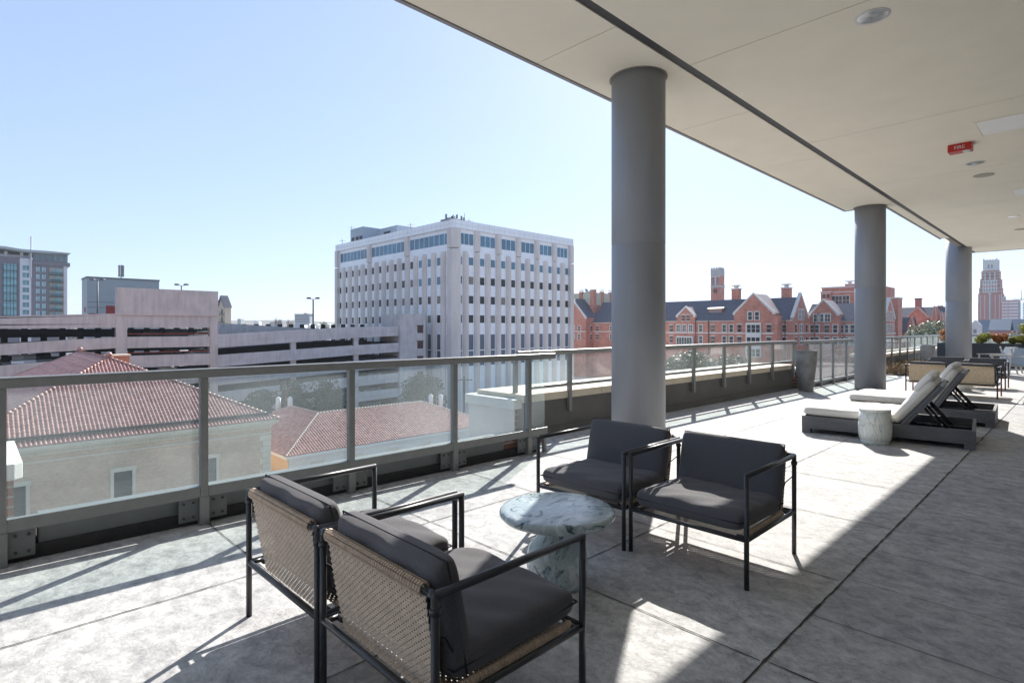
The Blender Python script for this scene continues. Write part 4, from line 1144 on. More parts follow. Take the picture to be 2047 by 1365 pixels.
# right ramp bands (rise to the right, flatten)
mb = MB()
lv = [(.27, -1.83, 1.52, -.60, 1.64, -.25), (-3.0, -4.95, -2.0, -3.85, -1.67, -3.5), (-6.0, -7.9, -5.0, -6.9, -4.75, -6.5), (-9, -10.9, -8.0, -9.9, -7.8, -9.6), (-12, -13.9, -11, -12.9, -10.9, -12.6), (-15, -16.9, -14, -15.9, -13.9, -15.6)]
xm = 52.0
for tl, bl, tm, bm_, tr, br_ in lv:
    mb.fslope(fg, xc, xm, bl, tl, bm_, tm, -.35, -.02); mb.fslope(fg, xm, xd, bm_, tm, br_, tr, -.35, -.02)
    mb.fslope(fg, xc, xm, bl + .9, tl - .22, bm_ + .9, tm - .22, -.018, .04); mb.fslope(fg, xm, xd, bm_ + .9, tm - .22, br_ + .9, tr - .22, -.018, .04)
mb.build('right_ramp_band', M['garage2'], gar)
for x_ in (40.8, 53.0):
    mb = MB(); mb.fbox(fg, x_, x_ + .95, GROUND, .6, -.9, -.36); mb.build('ramp_column', M['garage2'], gar)
# stair tower
ft = Fr((xd, GY - .3), (xe, GY - .3))
mb = MB(); mb.box(xd + .01, xe, GY - .3, GY + 7, GROUND, 4.2); mb.build('stair_tower', M['garage2'], gar)
for zc in (1.05, -2.2, -5.4, -8.6):
    mb = MB(); mb.fbox(ft, 4.3, 5.75, zc - .75, zc + .72, 0.0, .04); mb.cur = 1; mb.fbox(ft, 4.9, 5.0, zc - .75, zc + .72, .041, .06); mb.fbox(ft, 4.2, 5.85, zc + .73, zc + .9, .0, .08)
    mb.build('window', [mat('rusty_louvre', (.09, .035, .03), .7, .2, 2), M['lamp']], gar)
# interior: floors, back, soffit
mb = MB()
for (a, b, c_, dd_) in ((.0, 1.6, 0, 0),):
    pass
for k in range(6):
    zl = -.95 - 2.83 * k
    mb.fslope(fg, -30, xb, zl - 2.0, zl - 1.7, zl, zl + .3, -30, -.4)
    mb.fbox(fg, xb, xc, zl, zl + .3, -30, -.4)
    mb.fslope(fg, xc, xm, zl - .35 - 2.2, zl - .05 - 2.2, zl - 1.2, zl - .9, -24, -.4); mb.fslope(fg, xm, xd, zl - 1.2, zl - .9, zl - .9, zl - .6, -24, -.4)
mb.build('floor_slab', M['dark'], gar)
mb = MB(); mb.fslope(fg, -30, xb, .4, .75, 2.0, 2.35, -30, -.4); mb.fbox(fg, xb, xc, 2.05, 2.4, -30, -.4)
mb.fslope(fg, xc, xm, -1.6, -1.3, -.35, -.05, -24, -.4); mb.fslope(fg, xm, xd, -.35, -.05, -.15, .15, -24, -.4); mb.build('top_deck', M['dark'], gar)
# rear wall: pillars and strips so that daylight comes through in pieces
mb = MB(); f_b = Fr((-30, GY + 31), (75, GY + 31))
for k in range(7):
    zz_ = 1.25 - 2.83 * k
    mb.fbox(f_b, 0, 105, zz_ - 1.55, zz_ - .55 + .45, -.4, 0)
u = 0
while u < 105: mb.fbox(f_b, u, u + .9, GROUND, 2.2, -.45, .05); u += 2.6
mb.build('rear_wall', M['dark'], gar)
# upper rear ramp wall seen between the blank panel and the right ramp
X1, d1 = XG(430, 125); X2, d2 = XG(625, 125)
f3 = Fr((X1, 125), (X2, 125)); mb = MB()
mb.fslope(f3, 0, f3.len, -3.5, Zat(645, d1), -4.0, Zat(657, d2), -.4, 0); mb.build('rear_ramp_wall', M['garage2'], gar)
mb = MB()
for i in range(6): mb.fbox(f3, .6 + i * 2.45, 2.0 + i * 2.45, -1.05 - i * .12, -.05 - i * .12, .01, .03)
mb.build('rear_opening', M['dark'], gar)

# parked cars in the centre bay
CAR = {}
def car(x, y, z, colour, lab, rot=0.0):
    t = thing('parked_car', lab, 'car', (0, 0, 0), 'cars parked inside the garage')
    m_ = mat('car_paint_' + colour[0], colour[1], .25, .03, 2, spec=.7)
    fr_ = Fr((-2.2, .9), ang=0.0)
    mb = MB(); prof = [(0, .35), (.05, .75), (.9, .92), (3.5, .95), (4.35, .80), (4.4, .35)]
    mb.prism(fr_, prof, 0, 1.8); mb.build('body', m_, t, bevel=.05)
    mb = MB(); mb.prism(fr_, [(.75, .93), (1.45, 1.42), (2.9, 1.45), (3.75, .96)], .12, 1.68); cb_ = mb.build('cabin', m_, t, bevel=.05)
    mb = MB(); mb.prism(fr_, [(1.05, .99), (1.55, 1.36), (2.85, 1.38), (3.4, .99)], .10, 1.70); mb.build('windows', M['pane_dark'], t)
    for wx in (.85, 3.5):
        for n_ in (.02, 1.62):
            mb = MB(); c0 = fr_.P(wx, .33, n_); c1_ = fr_.P(wx, .33, n_ + .18); mb.tube(c0, c1_, .33, 14); mb.build('wheel', M['black'], t)
    t.location = (x, y, z); t.rotation_euler = (0, 0, rot)
cols = {'white': (.7, .7, .7), 'black': (.02, .02, .022), 'silver': (.4, .42, .44), 'blue': (.12, .2, .34), 'maroon': (.2, .03, .03)}
zf = -.65
for i, (px_, c_, z_, yy, lab) in enumerate(((405, 'white', zf, 101.5, 'white car at the right end of the upper open bay, behind the red pipe'), (342, 'black', zf, 102, 'black car in the middle of the upper open bay'),
        (298, 'black', zf + .02, 102.5, 'dark car at the left of the upper open bay'), (338, 'black', zf - 2.83, 102, 'dark car in the lower open bay under the middle car'),
        (395, 'silver', zf - 2.83, 102, 'silver car at the right of the lower open bay'))):
    X_, _ = XG(px_, yy); car(X_, yy, z_, (c_, cols[c_]), lab, R(4 if i % 2 else -3))
for px_, c_, lab in ((18, 'black', 'black car in the lower left ramp opening, first from the left edge'), (38, 'white', 'white car in the lower left ramp opening, second from the left edge'),
                     (62, 'silver', 'silver car in the lower left ramp opening, third from the left edge'), (86, 'black', 'dark car in the lower left ramp opening, nearest the tiled roof peak')):
    X_, _ = XG(px_, 101); car(X_, 101, -3.9 + (X_ - 2.6) * .06, (c_, cols[c_]), lab, R(90))

def lamp_post(px_, dep, ytop, zbase, lab, col):
    p = D(px_, dep); t = thing('lamp_post', lab, 'street lamp', (p.x, p.y, zbase), 'twin headed lamp posts on the garage roof')
    z1 = Zat(ytop, dep); mb = MB(); mb.tube((p.x, p.y, zbase), (p.x, p.y, z1), .17, 8, .14); mb.build('pole', M[col], t)
    mb = MB(); ux = Vector((rx, ry, 0))
    for s_ in (-1, 1):
        c0 = p + ux * (s_ * .15); c1_ = p + ux * (s_ * .62)
        mb.tube((c0.x, c0.y, z1), (c1_.x, c1_.y, z1 + .05), .05, 6)
    mb.build('arm', M[col], t)
    for s_ in (-1, 1):
        mb = MB(); a = p + ux * (s_ * .55); b_ = p + ux * (s_ * 1.3); n_ = Vector((fx, fy, 0)) * .28
        v = [a - n_, b_ - n_, b_ + n_, a + n_]; lo_ = z1 - .02 + .06; mb.add([(q.x, q.y, lo_) for q in v] + [(q.x, q.y, lo_ + .34) for q in v], [(3, 2, 1, 0), (4, 5, 6, 7), (0, 1, 5, 4), (1, 2, 6, 5), (2, 3, 7, 6), (3, 0, 4, 7)])
        mb.build('lamp_head', M[col], t, bevel=.04)
lamp_post(195, 104, 561, 2.0, 'pale lamp post in front of the blue grey block', 'steel')
lamp_post(363, 112, 571, 2.0, 'lamp post whose heads show above the blank concrete panel', 'steel')
lamp_post(626, 118, 598, -1.0, 'black lamp post standing alone against the sky left of the office block', 'lamp')

# ================================================================== OFFICE BLOCK
OX, OY, OW, OL = 73.0, 93.0, 37.9, 51.3
off = thing('office_building', 'white office block with precast piers and a band of glass coloured with reflected sky on the top floor', 'office building', (OX, OY, GROUND))
fR = Fr((OX, OY), (OX + OW, OY)); fL = Fr((OX, OY + OL), (OX, OY))
mb = MB(); mb.box(OX, OX + OW, OY, OY + OL, GROUND, 22.35); mb.build('wall', M['office'], off)
mb = MB(); mb.box(OX - .55, OX + OW + .55, OY - .55, OY + OL + .55, 22.36, 24.1); 
pn = mb.build('parapet', M['office'], off)
mb = MB()
for fr_, L_ in ((fR, OW), (fL, OL)):
    u = 0
    while u < L_ + .1: mb.fbox(fr_, u - .03, u + .03, 22.4, 24.1, .551, .565); u += 1.58
    mb.fbox(fr_, -.5, L_ + .5, 23.15, 23.21, .551, .563)
mb.build('panel_joints', M['pier'], pn)
nR, nL = 12, 15
mR, mL = OW / nR, OL / nL
def pier_mb(mb, fr_, uc, w, z0, z1, dep, base=0.0):
    h = w / 2; c = min(.45, w * .28)
    def sec(z, dd, hh): return [fr_.P(uc - hh, z, base), fr_.P(uc - hh, z, base + dd - c), fr_.P(uc - hh + c, z, base + dd), fr_.P(uc + hh - c, z, base + dd), fr_.P(uc + hh, z, base + dd - c), fr_.P(uc + hh, z, base)]
    secs = [sec(z0, dep, h), sec(z1 - .8, dep, h), sec(z1, c + .08, h)]
    v = sum(secs, []); f = []
    for j in range(2):
        for i in range(5): f.append((j * 6 + i, j * 6 + i + 1, (j + 1) * 6 + i + 1, (j + 1) * 6 + i))
    f.append(tuple(range(12, 18))); f.append(tuple(range(5, -1, -1))); mb.add(v, f)
for fr_, n_, m_ in ((fR, nR, mR), (fL, nL, mL)):
    for i in range(1, n_):
        mb = MB(); pier_mb(mb, fr_, i * m_, 1.5, GROUND, 17.7, .68); mb.build('pier', M['pier'], off)
    step = 2 if n_ == nR else 5
    for i in range(step, n_, step):
        mb = MB(); pier_mb(mb, fr_, i * m_, 1.55, 17.9, 22.34, .8); mb.build('upper_pier', M['pier'], off)
def cpier(z0, z1, x, y, w=1.25, sx=-1, sy=-1):
    mb = MB(); c = .45; a = .85
    q = [(x + sx * a, y - sy * w), (x + sx * a, y + sy * (a - c)), (x + sx * (a - c), y + sy * a), (x - sx * w, y + sy * a), (x - sx * w, y - sy * .0 + 0), (x, y - sy * w)]
    v = [(p[0], p[1], z) for z in (z0, z1) for p in q]
    mb.add(v, [tuple(range(5, -1, -1)), tuple(range(6, 12))] + [(i, (i + 1) % 6, (i + 1) % 6 + 6, i + 6) for i in range(6)]); return mb
cpier(GROUND, 17.9, OX, OY).build('corner_pier', M['pier'], off); cpier(18.2, 22.34, OX, OY).build('corner_pier', M['pier'], off)
for (x_, y_, sx, sy) in ((OX + OW, OY, 1, -1), (OX, OY + OL, -1, 1)):
    cpier(GROUND, 17.7, x_, y_, .9, sx, sy).build('corner_pier', M['pier'], off); cpier(18.0, 22.34, x_, y_, .9, sx, sy).build('corner_pier', M['pier'], off)
bx = []
for r_ in range(4):
    zt_ = 16.5 - 4.13 * r_
    for fr_, n_, m_, side in ((fR, nR, mR, 0), (fL, nL, mL, 1)):
        for i in range(n_):
            bx.append((fr_, (i + .5) * m_ - .68, (i + .5) * m_ + .62, zt_ - 1.65, zt_, r_, side, i))
bx.sort(key=lambda q: (q[5]))
def wb_(mb, q):
    fr_, a, b, z0, z1, r_, side, i = q
    hsh = (i * 7 + r_ * 13 + side * 5) % 17
    mb.cur = 0 if (r_ == 0 and side == 0) or (r_ <= 1 and side == 1 and i > 10) else (3 if hsh in (3, 9) else 1)
    mb.fbox(fr_, a, b, z0, z1, -.2, .012)
    mb.cur = 2; mb.fbox(fr_, a + .0, b, z1 + .002, z1 + .07, 0, .05)
limit_windows(bx, 'window', [M['pane'], M['pane_dark'], M['office'], mat('office_blind', (.20, .18, .15), .3, .4, 1.5)], off, wb_)
# tall lower windows as one glass strip per bay
bay = []
for fr_, n_, m_ in ((fR, nR, mR), (fL, nL, mL)):
    for i in range(n_):
        mb = MB(); mb.fbox(fr_, (i + .5) * m_ - .68, (i + .5) * m_ + .62, -6.8, -.07, -.2, .012); mb.cur = 1; mb.fbox(fr_, (i + .5) * m_ - .68, (i + .5) * m_ + .62, -3.6, -3.4, .013, .05)
        mb.build('tall_window', [mat('office_grey_glass', (.10, .13, .19), .15, .2, .3), M['office']], off)
for fr_, n_, m_, step, pnl in ((fR, nR, mR, 2, 3), (fL, nL, mL, 5, 8)):
    for i in range(0, n_, step):
        a, b = i * m_ + (1.45 if i == 0 else .95), (i + step) * m_ - (1.3 if i + step == n_ else .95)
        mb = MB(); mb.fbox(fr_, a, b, 19.15, 21.5, -.3, .02); mb.cur = 1
        for k in range(pnl + 1):
            u = a + (b - a) * k / pnl; mb.fbox(fr_, u - .05, u + .05, 19.15, 21.5, .021, .07)
        mb.build('band_window', [M['pane'], M['office']], off)
mb = MB()
for z in (12.2, 3.0, -.02 + .0):
    pass
mb = MB(); mb.box(OX + 3, OX + 9, OY + 43, OY + 50, 22.35, 28.6); mb.build('penthouse', M['penthouse'], off)
mb = MB(); mb.box(OX + 7.2, OX + 23, OY + 33, OY + 42.5, 22.35, 28.2); pp = mb.build('penthouse', M['penthouse'], off)
fp = Fr((OX + 7.2, OY + 42.5), (OX + 7.2, OY + 33)); mb = MB()
for a, b in ((3.0, 6.3),): mb.fbox(fp, a, b, 25.3, 27.1, 0, .05)
mb.build('louvre', M['lamp'], pp)
fp2 = Fr((OX + 3, OY + 50), (OX + 3, OY + 43)); mb = MB()
for a, b in ((.6, 2.2), (3.0, 4.6), (5.0, 6.6)): mb.fbox(fp2, a, b, 24.6, 26.2, 0, .05)
mb.build('louvre', M['lamp'], off)
def antennas(cx, cy, z, n, spread, lab, seed, tall=1.6):
    rn = random.Random(seed); t = thing('antenna_cluster', lab, 'antenna', (cx, cy, z), 'rooftop antenna clusters')
    mb = MB(); mb.box(cx - spread, cx + spread, cy - spread * .35, cy + spread * .35, z, z + .3)
    for i in range(n):
        x_, y_ = cx + rn.uniform(-spread, spread), cy + rn.uniform(-spread * .5, spread * .5); h_ = rn.uniform(.5, 1) * tall
        mb.tube((x_, y_, z + .1), (x_, y_, z + h_), .06, 5)
        if rn.random() < .7: mb.box(x_ - .17, x_ + .17, y_ - .12, y_ + .12, z + h_ * .35, z + h_)
        mb.tube((x_, y_, z + h_ * .5), (cx + rn.uniform(-spread, spread), cy, z + h_ * .5), .035, 4)
    mb.build('masts', M['steel'], t)
antennas(OX + 3.5, OY + 2.2, 24.1, 16, 4.2, 'cluster of white panel antennas on the near roof corner of the office block', 4, 1.8)
for px_, dep, yt, z0_, lab in ((703, 150, 452, 28, 'thin aerial on the office penthouse roof'), (684, 152, 478, 24, 'small mast at the far left end of the office roof'), (821, 138, 446, 24, 'small red aerial behind the office roof edge')):
    p = D(px_, dep); mb = MB(); mb.tube((p.x, p.y, z0_ - .3), (p.x, p.y, Zat(yt, dep)), .07, 5); q = Vector((rx, ry, 0)) * .8
    zz_ = Zat(yt, dep) - .5; mb.tube(p + Vector((0, 0, zz_)) - q, p + Vector((0, 0, zz_)) + q, .03, 4)
    tag(mb.build('roof_aerial', M['redpaint'] if px_ == 821 else M['steel']), lab, 'antenna')

# ================================================================== LEFT SKYLINE
AY = 305.0
def XA(px_, y): return y / (fy + ry * (px_ - HX) / F)
def uA(px_): return D(px_, XA(px_, AY)).x
fa = Fr((0, AY), (50, AY))
apt = thing('apartment_tower', 'grey and white apartment tower with teal glass bays and a swept overhanging roof', 'apartment building', (uA(70), AY, GROUND))
a0, a38, a62, a99, a126, a134 = [uA(v) for v in (0, 39.5, 62.5, 99, 127, 134.5)]
zA = lambda py, px_=70: Zat(py, XA(px_, AY))
ztop = zA(517)
mb = MB(); mb.fbox(fa, -14, a38, GROUND, ztop, -22, 0); mb.fbox(fa, a62 + .01, a126, GROUND, zA(523, 120), -22, 0); mb.build('grey_wall', M['aptgrey'], apt)
mb = MB(); mb.fbox(fa, a38 + .01, a62, GROUND, zA(518), -21.5, .12); mb.fbox(fa, a126 + .01, a134, GROUND, zA(532, 130), -22, -.15); mb.build('white_wall', M['aptwhite'], apt)
mb = MB(); mb.fbox(fa, a62 + .6, a134 + .2, zA(525, 120) + .02, zA(507, 110), -20, -.4); mb.cur = 1
n_ = 16; A0_, A1_ = uA(67.5), uA(133)
for i in range(n_ + 1):
    u = A0_ + (A1_ - A0_) * i / n_; mb.fbox(fa, u - (.18 if i % 3 else .32), u + (.10 if i % 3 else .3), zA(525, 120), zA(507, 110), -.39, -.25)
mb.build('penthouse_glazing', [M['aptglass'], M['aptgrey']], apt)
mb = MB(); mb.fbox(fa, a62 - .3, a134 + .9, zA(531, 100), zA(523.5, 100), -22, .45); mb.build('grey_wall', M['aptgrey'], apt)
# swept roof
rp_ = [(-16, zA(491, 5)), (uA(10), zA(494, 10)), (uA(40), zA(499, 40)), (uA(62), zA(501, 62)), (uA(100), zA(503.5, 100)), (uA(140.5), zA(507.5, 140))]
prof = rp_ + [(u + (0 if i else -1.2), z - (.9 if i else .3)) for i, (u, z) in enumerate(reversed(rp_))]
mb = MB(); mb.prism(fa, prof, -23, 3.0); mb.build('swept_roof', M['bluegrey'], apt)
mb = MB()
for px_ in (12, 44, 61): mb.fbox(fa, uA(px_) - .5, uA(px_) + .5, ztop, zA(500, px_) - .3, -3, -2)
mb.fbox(fa, -10, a62, ztop, ztop + 1.3, -3, -2.8); mb.tube(fa.P(uA(62), zA(555), .6), fa.P(uA(62), zA(474), .6), .28, 6); mb.build('roof_frame', M['aptwhite'], apt)
ps = 14.62
for r_ in range(8):
    yy = 539 + ps * (r_ - .35)
    zc = zA(yy)
    mb = MB(); mb.fbox(fa, uA(6.5), uA(34), zc - 2.35, zc + .75, .0, .35); mb.cur = 1
    for i in range(5):
        u = uA(6.5) + (uA(34) - uA(6.5)) * i / 4; mb.fbox(fa, u - .09, u + .09, zc - 2.35, zc + .75, .351, .45)
    for z in (zc - 2.35, zc - 1.7, zc + .0): mb.fbox(fa, uA(6.5), uA(34), z, z + (.3 if z < zc - 2.3 else .1), .351, .43)
    mb.build('bay_window', [M['aptglass'], M['winframe']], apt)
    for px_, w_ in ((51.5, 11), (75.5, 6), (87.5, 6)):
        a, b = uA(px_ - w_ / 2), uA(px_ + w_ / 2); zo = 0 if w_ == 11 else -.35; n0 = .13 if w_ == 11 else .0
        mb = MB(); mb.fbox(fa, a, b, zc - 1.5 + zo, zc + .45 + zo, n0, n0 + .08); mb.cur = 1
        for u in ([a, (a + b) / 2 - .3, (a + b) / 2 + .5, b] if w_ == 11 else [a, b]): mb.fbox(fa, u - .07, u + .07, zc - 1.5 + zo, zc + .45 + zo, n0 + .081, n0 + .13)
        mb.fbox(fa, a, b, zc - .2 + zo, zc - .1 + zo, n0 + .081, n0 + .12)
        mb.build('window', [M['aptglass'], M['winframe'] if w_ == 11 else M['aptwhite']], apt)
    a, b = uA(99), uA(126); zo = -.9
    mb = MB(); mb.fbox(fa, a, b, zc - 1.9 + zo, zc + .9 + zo, .0, .06); mb.cur = 1
    mb.fbox(fa, uA(103), uA(107.5), zc - 1.7 + zo, zc + .55 + zo, .061, .12); mb.fbox(fa, uA(111), uA(122), zc - 1.7 + zo, zc + .55 + zo, .061, .12)
    mb.cur = 2; mb.fbox(fa, a - .1, b + .1, zc - 2.2 + zo, zc - 1.95 + zo, .06, 1.5); mb.fbox(fa, a - .1, b + .1, zc - 1.0 + zo, zc - .9 + zo, 1.42, 1.5)
    u = a
    while u < b: mb.fbox(fa, u, u + .16, zc - 1.95 + zo, zc - 1.0 + zo, 1.44, 1.48); u += .42
    mb.build('balcony', [M['apttan'], M['aptglass'], M['winframe']], apt)

# blue grey block with roof antennas
bx0, bx1, by0 = 18.8, 32.7, 155.6
t = thing('windowless_block', 'plain blue grey windowless block with red doors and antennas on its roof', 'building', (25, 156, GROUND))
mb = MB(); mb.box(bx0, bx1, by0, by0 + 8, GROUND, 12.5); mb.build('wall', M['bluegrey'], t)
mb = MB(); mb.box(bx0 - .12, bx1 + .12, by0 - .12, by0 + 8.1, 12.51, 12.85); mb.build('parapet_cap', M['steel'], t)
fb = Fr((bx0, by0), (bx1, by0)); mb = MB()
for z in (7.1, 5.9): mb.fbox(fb, 0, fb.len, z, z + .12, .001, .04)
mb.build('cladding_joint', M['aptgrey'], t)
for px_, w_, z0_, z1_ in ((222, 1.9, 4.4, 6.4), (184, 1.3, 3.6, 4.6)):
    u = D(px_, XA(px_, by0)).x - bx0; mb = MB(); mb.fbox(fb, u - w_ / 2, u + w_ / 2, z0_, z1_, .002, .06); mb.build('red_door', M['redpaint'], t)
mb = MB(); mb.box(bx0 - .08, bx0 - .01, by0 + 2, by0 + 4, 5, 6); mb.build('red_vent', M['redpaint'], t)
ax = D(242, 160)
t = thing('antenna_mast', 'clustered cell antennas on a short mast on the blue grey block', 'antenna', (ax.x, ax.y, 12.8), 'rooftop antenna clusters')
mb = MB(); mb.box(ax.x - 1.6, ax.x + 1.6, ax.y - .5, ax.y + .5, 12.86, 13.1)
for i in range(9):
    x_ = ax.x - 1.6 + .4 * i; mb.tube((x_, ax.y - .4, 13), (x_, ax.y - .4, 14.3 + .3 * (i % 3)), .06, 5); mb.box(x_ - .13, x_ + .13, ax.y - .5, ax.y - .3, 13.6, 14.3)
mb.tube((ax.x, ax.y, 13), (ax.x, ax.y, 19.3), .14, 6)
for a in range(5):
    c_, s_ = math.cos(a * 1.256), math.sin(a * 1.256); mb.box(ax.x + c_ * .55 - .16, ax.x + c_ * .55 + .16, ax.y + s_ * .55 - .1, ax.y + s_ * .55 + .1, 15.9, 19.2)
mb.tube((ax.x - .75, ax.y, 16.2), (ax.x + .75, ax.y, 16.2), .06, 5); mb.tube((ax.x - .75, ax.y, 18.6), (ax.x + .75, ax.y, 18.6), .06, 5)
mb.build('mast', M['steel'], t)
# beige gabled block
p0, p1, p2 = D(420, 205), D(436, 200), D(450, 196)
t = thing('gabled_block', 'beige gabled apartment block peeking past the blank concrete panel', 'apartment building', (p1.x, p1.y, GROUND))
fgb = Fr((p0.x, p0.y), (p2.x, p2.y)); L_ = fgb.len
mb = MB(); mb.prism(fgb, [(0, GROUND), (L_, GROUND), (L_, 8.7), (L_ * .76, 12.4), (L_ * .55, 8.7), (0, 8.7)], -2, 0); mb.build('wall', M['beige'], t)
mb = MB(); mb.prism(fgb, [(L_ * 1.04, 8.4), (L_ * .76, 12.8), (L_ * .52, 8.5), (L_ * .55, 8.4), (L_ * .76, 12.1), (L_ * 1.0, 8.4)], -2.2, .4)
mb.prism(fgb, [(-.3, 8.7), (L_ * .56, 8.7), (L_ * .7, 11.3), (L_ * .1, 11.3)], -2.1, -.8); mb.build('roof', M['slate'], t)
for i in range(4):
    for u in (L_ * .2, L_ * .45, L_ * .8):
        mb = MB(); mb.fbox(fgb, u - .45, u + .45, 6.3 - 2.7 * i, 8.0 - 2.7 * i, 0, .05); mb.build('window', M['pane_dark'], t)
    mb = MB(); mb.fbox(fgb, L_ * .62, L_ * .97, 6.0 - 2.7 * i, 6.15 - 2.7 * i, .06, .9); mb.fbox(fgb, L_ * .62, L_ * .97, 6.9 - 2.7 * i, 6.98 - 2.7 * i, .84, .9); mb.build('balcony', M['lamp'], t)
# distant slab block, low roofs, woods
p0, p1 = D(589, 880), D(619, 880); f_ = Fr((p0.x, p0.y), (p1.x, p1.y))
t = thing('distant_office_slab', 'pale grey office slab on the horizon beyond the garage', 'building', (p0.x, p0.y, GROUND))
mb = MB(); mb.fbox(f_, 0, f_.len, GROUND, Zat(628.5, 880), -14, 0); mb.build('wall', M['penthouse'], t)
mb = MB()
for i in range(5): mb.fbox(f_, .8, f_.len - .8, Zat(631 + 3 * i, 880) - .9, Zat(631 + 3 * i, 880) + .5, .01, .2)
mb.build('window_bands', M['aptgrey'], t)
mb = MB(); mb.fbox(f_, -1.5, f_.len + 1.5, Zat(628.3, 880), Zat(627.5, 880), -15, 1); mb.fbox(f_, 13, 17, Zat(627.4, 880), Zat(625.5, 880), -9, -4); mb.build('roof', M['steel'], t)
rn = random.Random(21)
for i, (px_, w_, dep, yt) in enumerate(((478, 7, 700, 637), (512, 10, 620, 642), (545, 12, 560, 643), (607, 5, 420, 650), (618, 8, 330, 648), (632, 10, 340, 648), (652, 14, 330, 647), (560, 6, 900, 639))):
    a, b = D(px_ - w_ / 2, dep), D(px_ + w_ / 2, dep); f_ = Fr((a.x, a.y), (b.x, b.y)); L_ = f_.len; zt_ = Zat(yt, dep)
    t = thing('distant_shed', ['small blue grey roof', 'low white roof', 'low tan roof', 'tiny white gable', 'white gabled shed', 'long white wall', 'broad white warehouse', 'far small roof'][i] + ' on the horizon at the ' + ['left end of the bare woods', 'left part of the bare woods', 'middle of the bare woods', 'left of the black lamp post', 'immediate left of the black lamp post', 'immediate right of the black lamp post', 'foot of the office block', 'centre of the skyline'][i], 'building', (a.x, a.y, GROUND), 'low roofs on the horizon')
    mb = MB(); mb.prism(f_, [(0, GROUND), (L_, GROUND), (L_, zt_ - (1.5 if i in (3, 4) else .4)), (L_ / 2, zt_), (0, zt_ - (1.5 if i in (3, 4) else .4))], -8, 0); mb.build('wall', M['white'] if i not in (0, 2, 7) else M['bluegrey'], t)
# far wood: one mass of bare trees
fw = MB(); rn = random.Random(2)
for i in range(3400):
    a_px = rn.uniform(-150, 1180) if i % 4 else rn.uniform(1180, 2300); dep = rn.uniform(380, 1100)
    p = D(a_px, dep); gz = -17.5 if dep < 600 else -17.5 + (dep - 600) * .026; h = rn.uniform(8, 14); r_ = rn.uniform(3, 6)
    for k in range(7):
        q = Vector((p.x + rn.gauss(0, r_ * .5), p.y + rn.gauss(0, r_ * .5), gz + h * rn.uniform(.35, 1)))
        d1 = Vector((rn.gauss(0, 1), rn.gauss(0, 1), rn.gauss(0, .7))).normalized() * r_ * .5; d2 = Vector((rn.gauss(0, 1), rn.gauss(0, 1), rn.gauss(0, 1))).normalized() * r_ * .32
        fw.add([q - d1, q - d2, q + d1, q + d2], [(0, 1, 2, 3)])
tag(fw.build('far_wood', M['bare']), 'grey brown bare winter woods along the horizon', 'wood', kind='stuff')
def baretree(px_, dep, ytop, wpx, lab, seed):
    rn = random.Random(seed); p = D(px_, dep); z0 = -12; zt_ = Zat(ytop, dep); t = thing('bare_tree', lab, 'tree', (p.x, p.y, z0), 'bare winter trees on the skyline'); H_ = zt_ - z0
    rw = wpx / 2 * dep / F
    mb = MB(); mb.tube((p.x, p.y, z0), (p.x, p.y, z0 + H_ * .5), .4, 6, .28); mb.build('trunk', M['bare'], t)
    mb = MB()
    for i in range(26):
        a = rn.uniform(0, 6.28); q1 = Vector((p.x, p.y, z0 + H_ * rn.uniform(.4, .55))); q2 = Vector((p.x + math.cos(a) * rw * rn.uniform(.3, .7), p.y + math.sin(a) * rw * .6, z0 + H_ * rn.uniform(.65, .85)))
        mb.tube(q1, q2, .14, 4, .08)
        for k in range(5):
            q3 = q2 + Vector((rn.gauss(0, rw * .25), rn.gauss(0, rw * .25), H_ * rn.uniform(.02, .16))); mb.tube(q2, q3, .07, 3, .03, caps=False)
    mb.build('crown', M['bare'], t)
baretree(556, 330, 634, 22, 'bare tree rising above the woods left of the distant office slab', 1)
baretree(580, 340, 636, 18, 'smaller bare tree beside the distant office slab', 2)
p = D(648, 330); tree('round_green_tree', (p.x, p.y, -6), 10.5, 4.6, M['leaf_p'], 'small round green tree on the skyline right of the black lamp post', n=500, size=.6, seed=5)

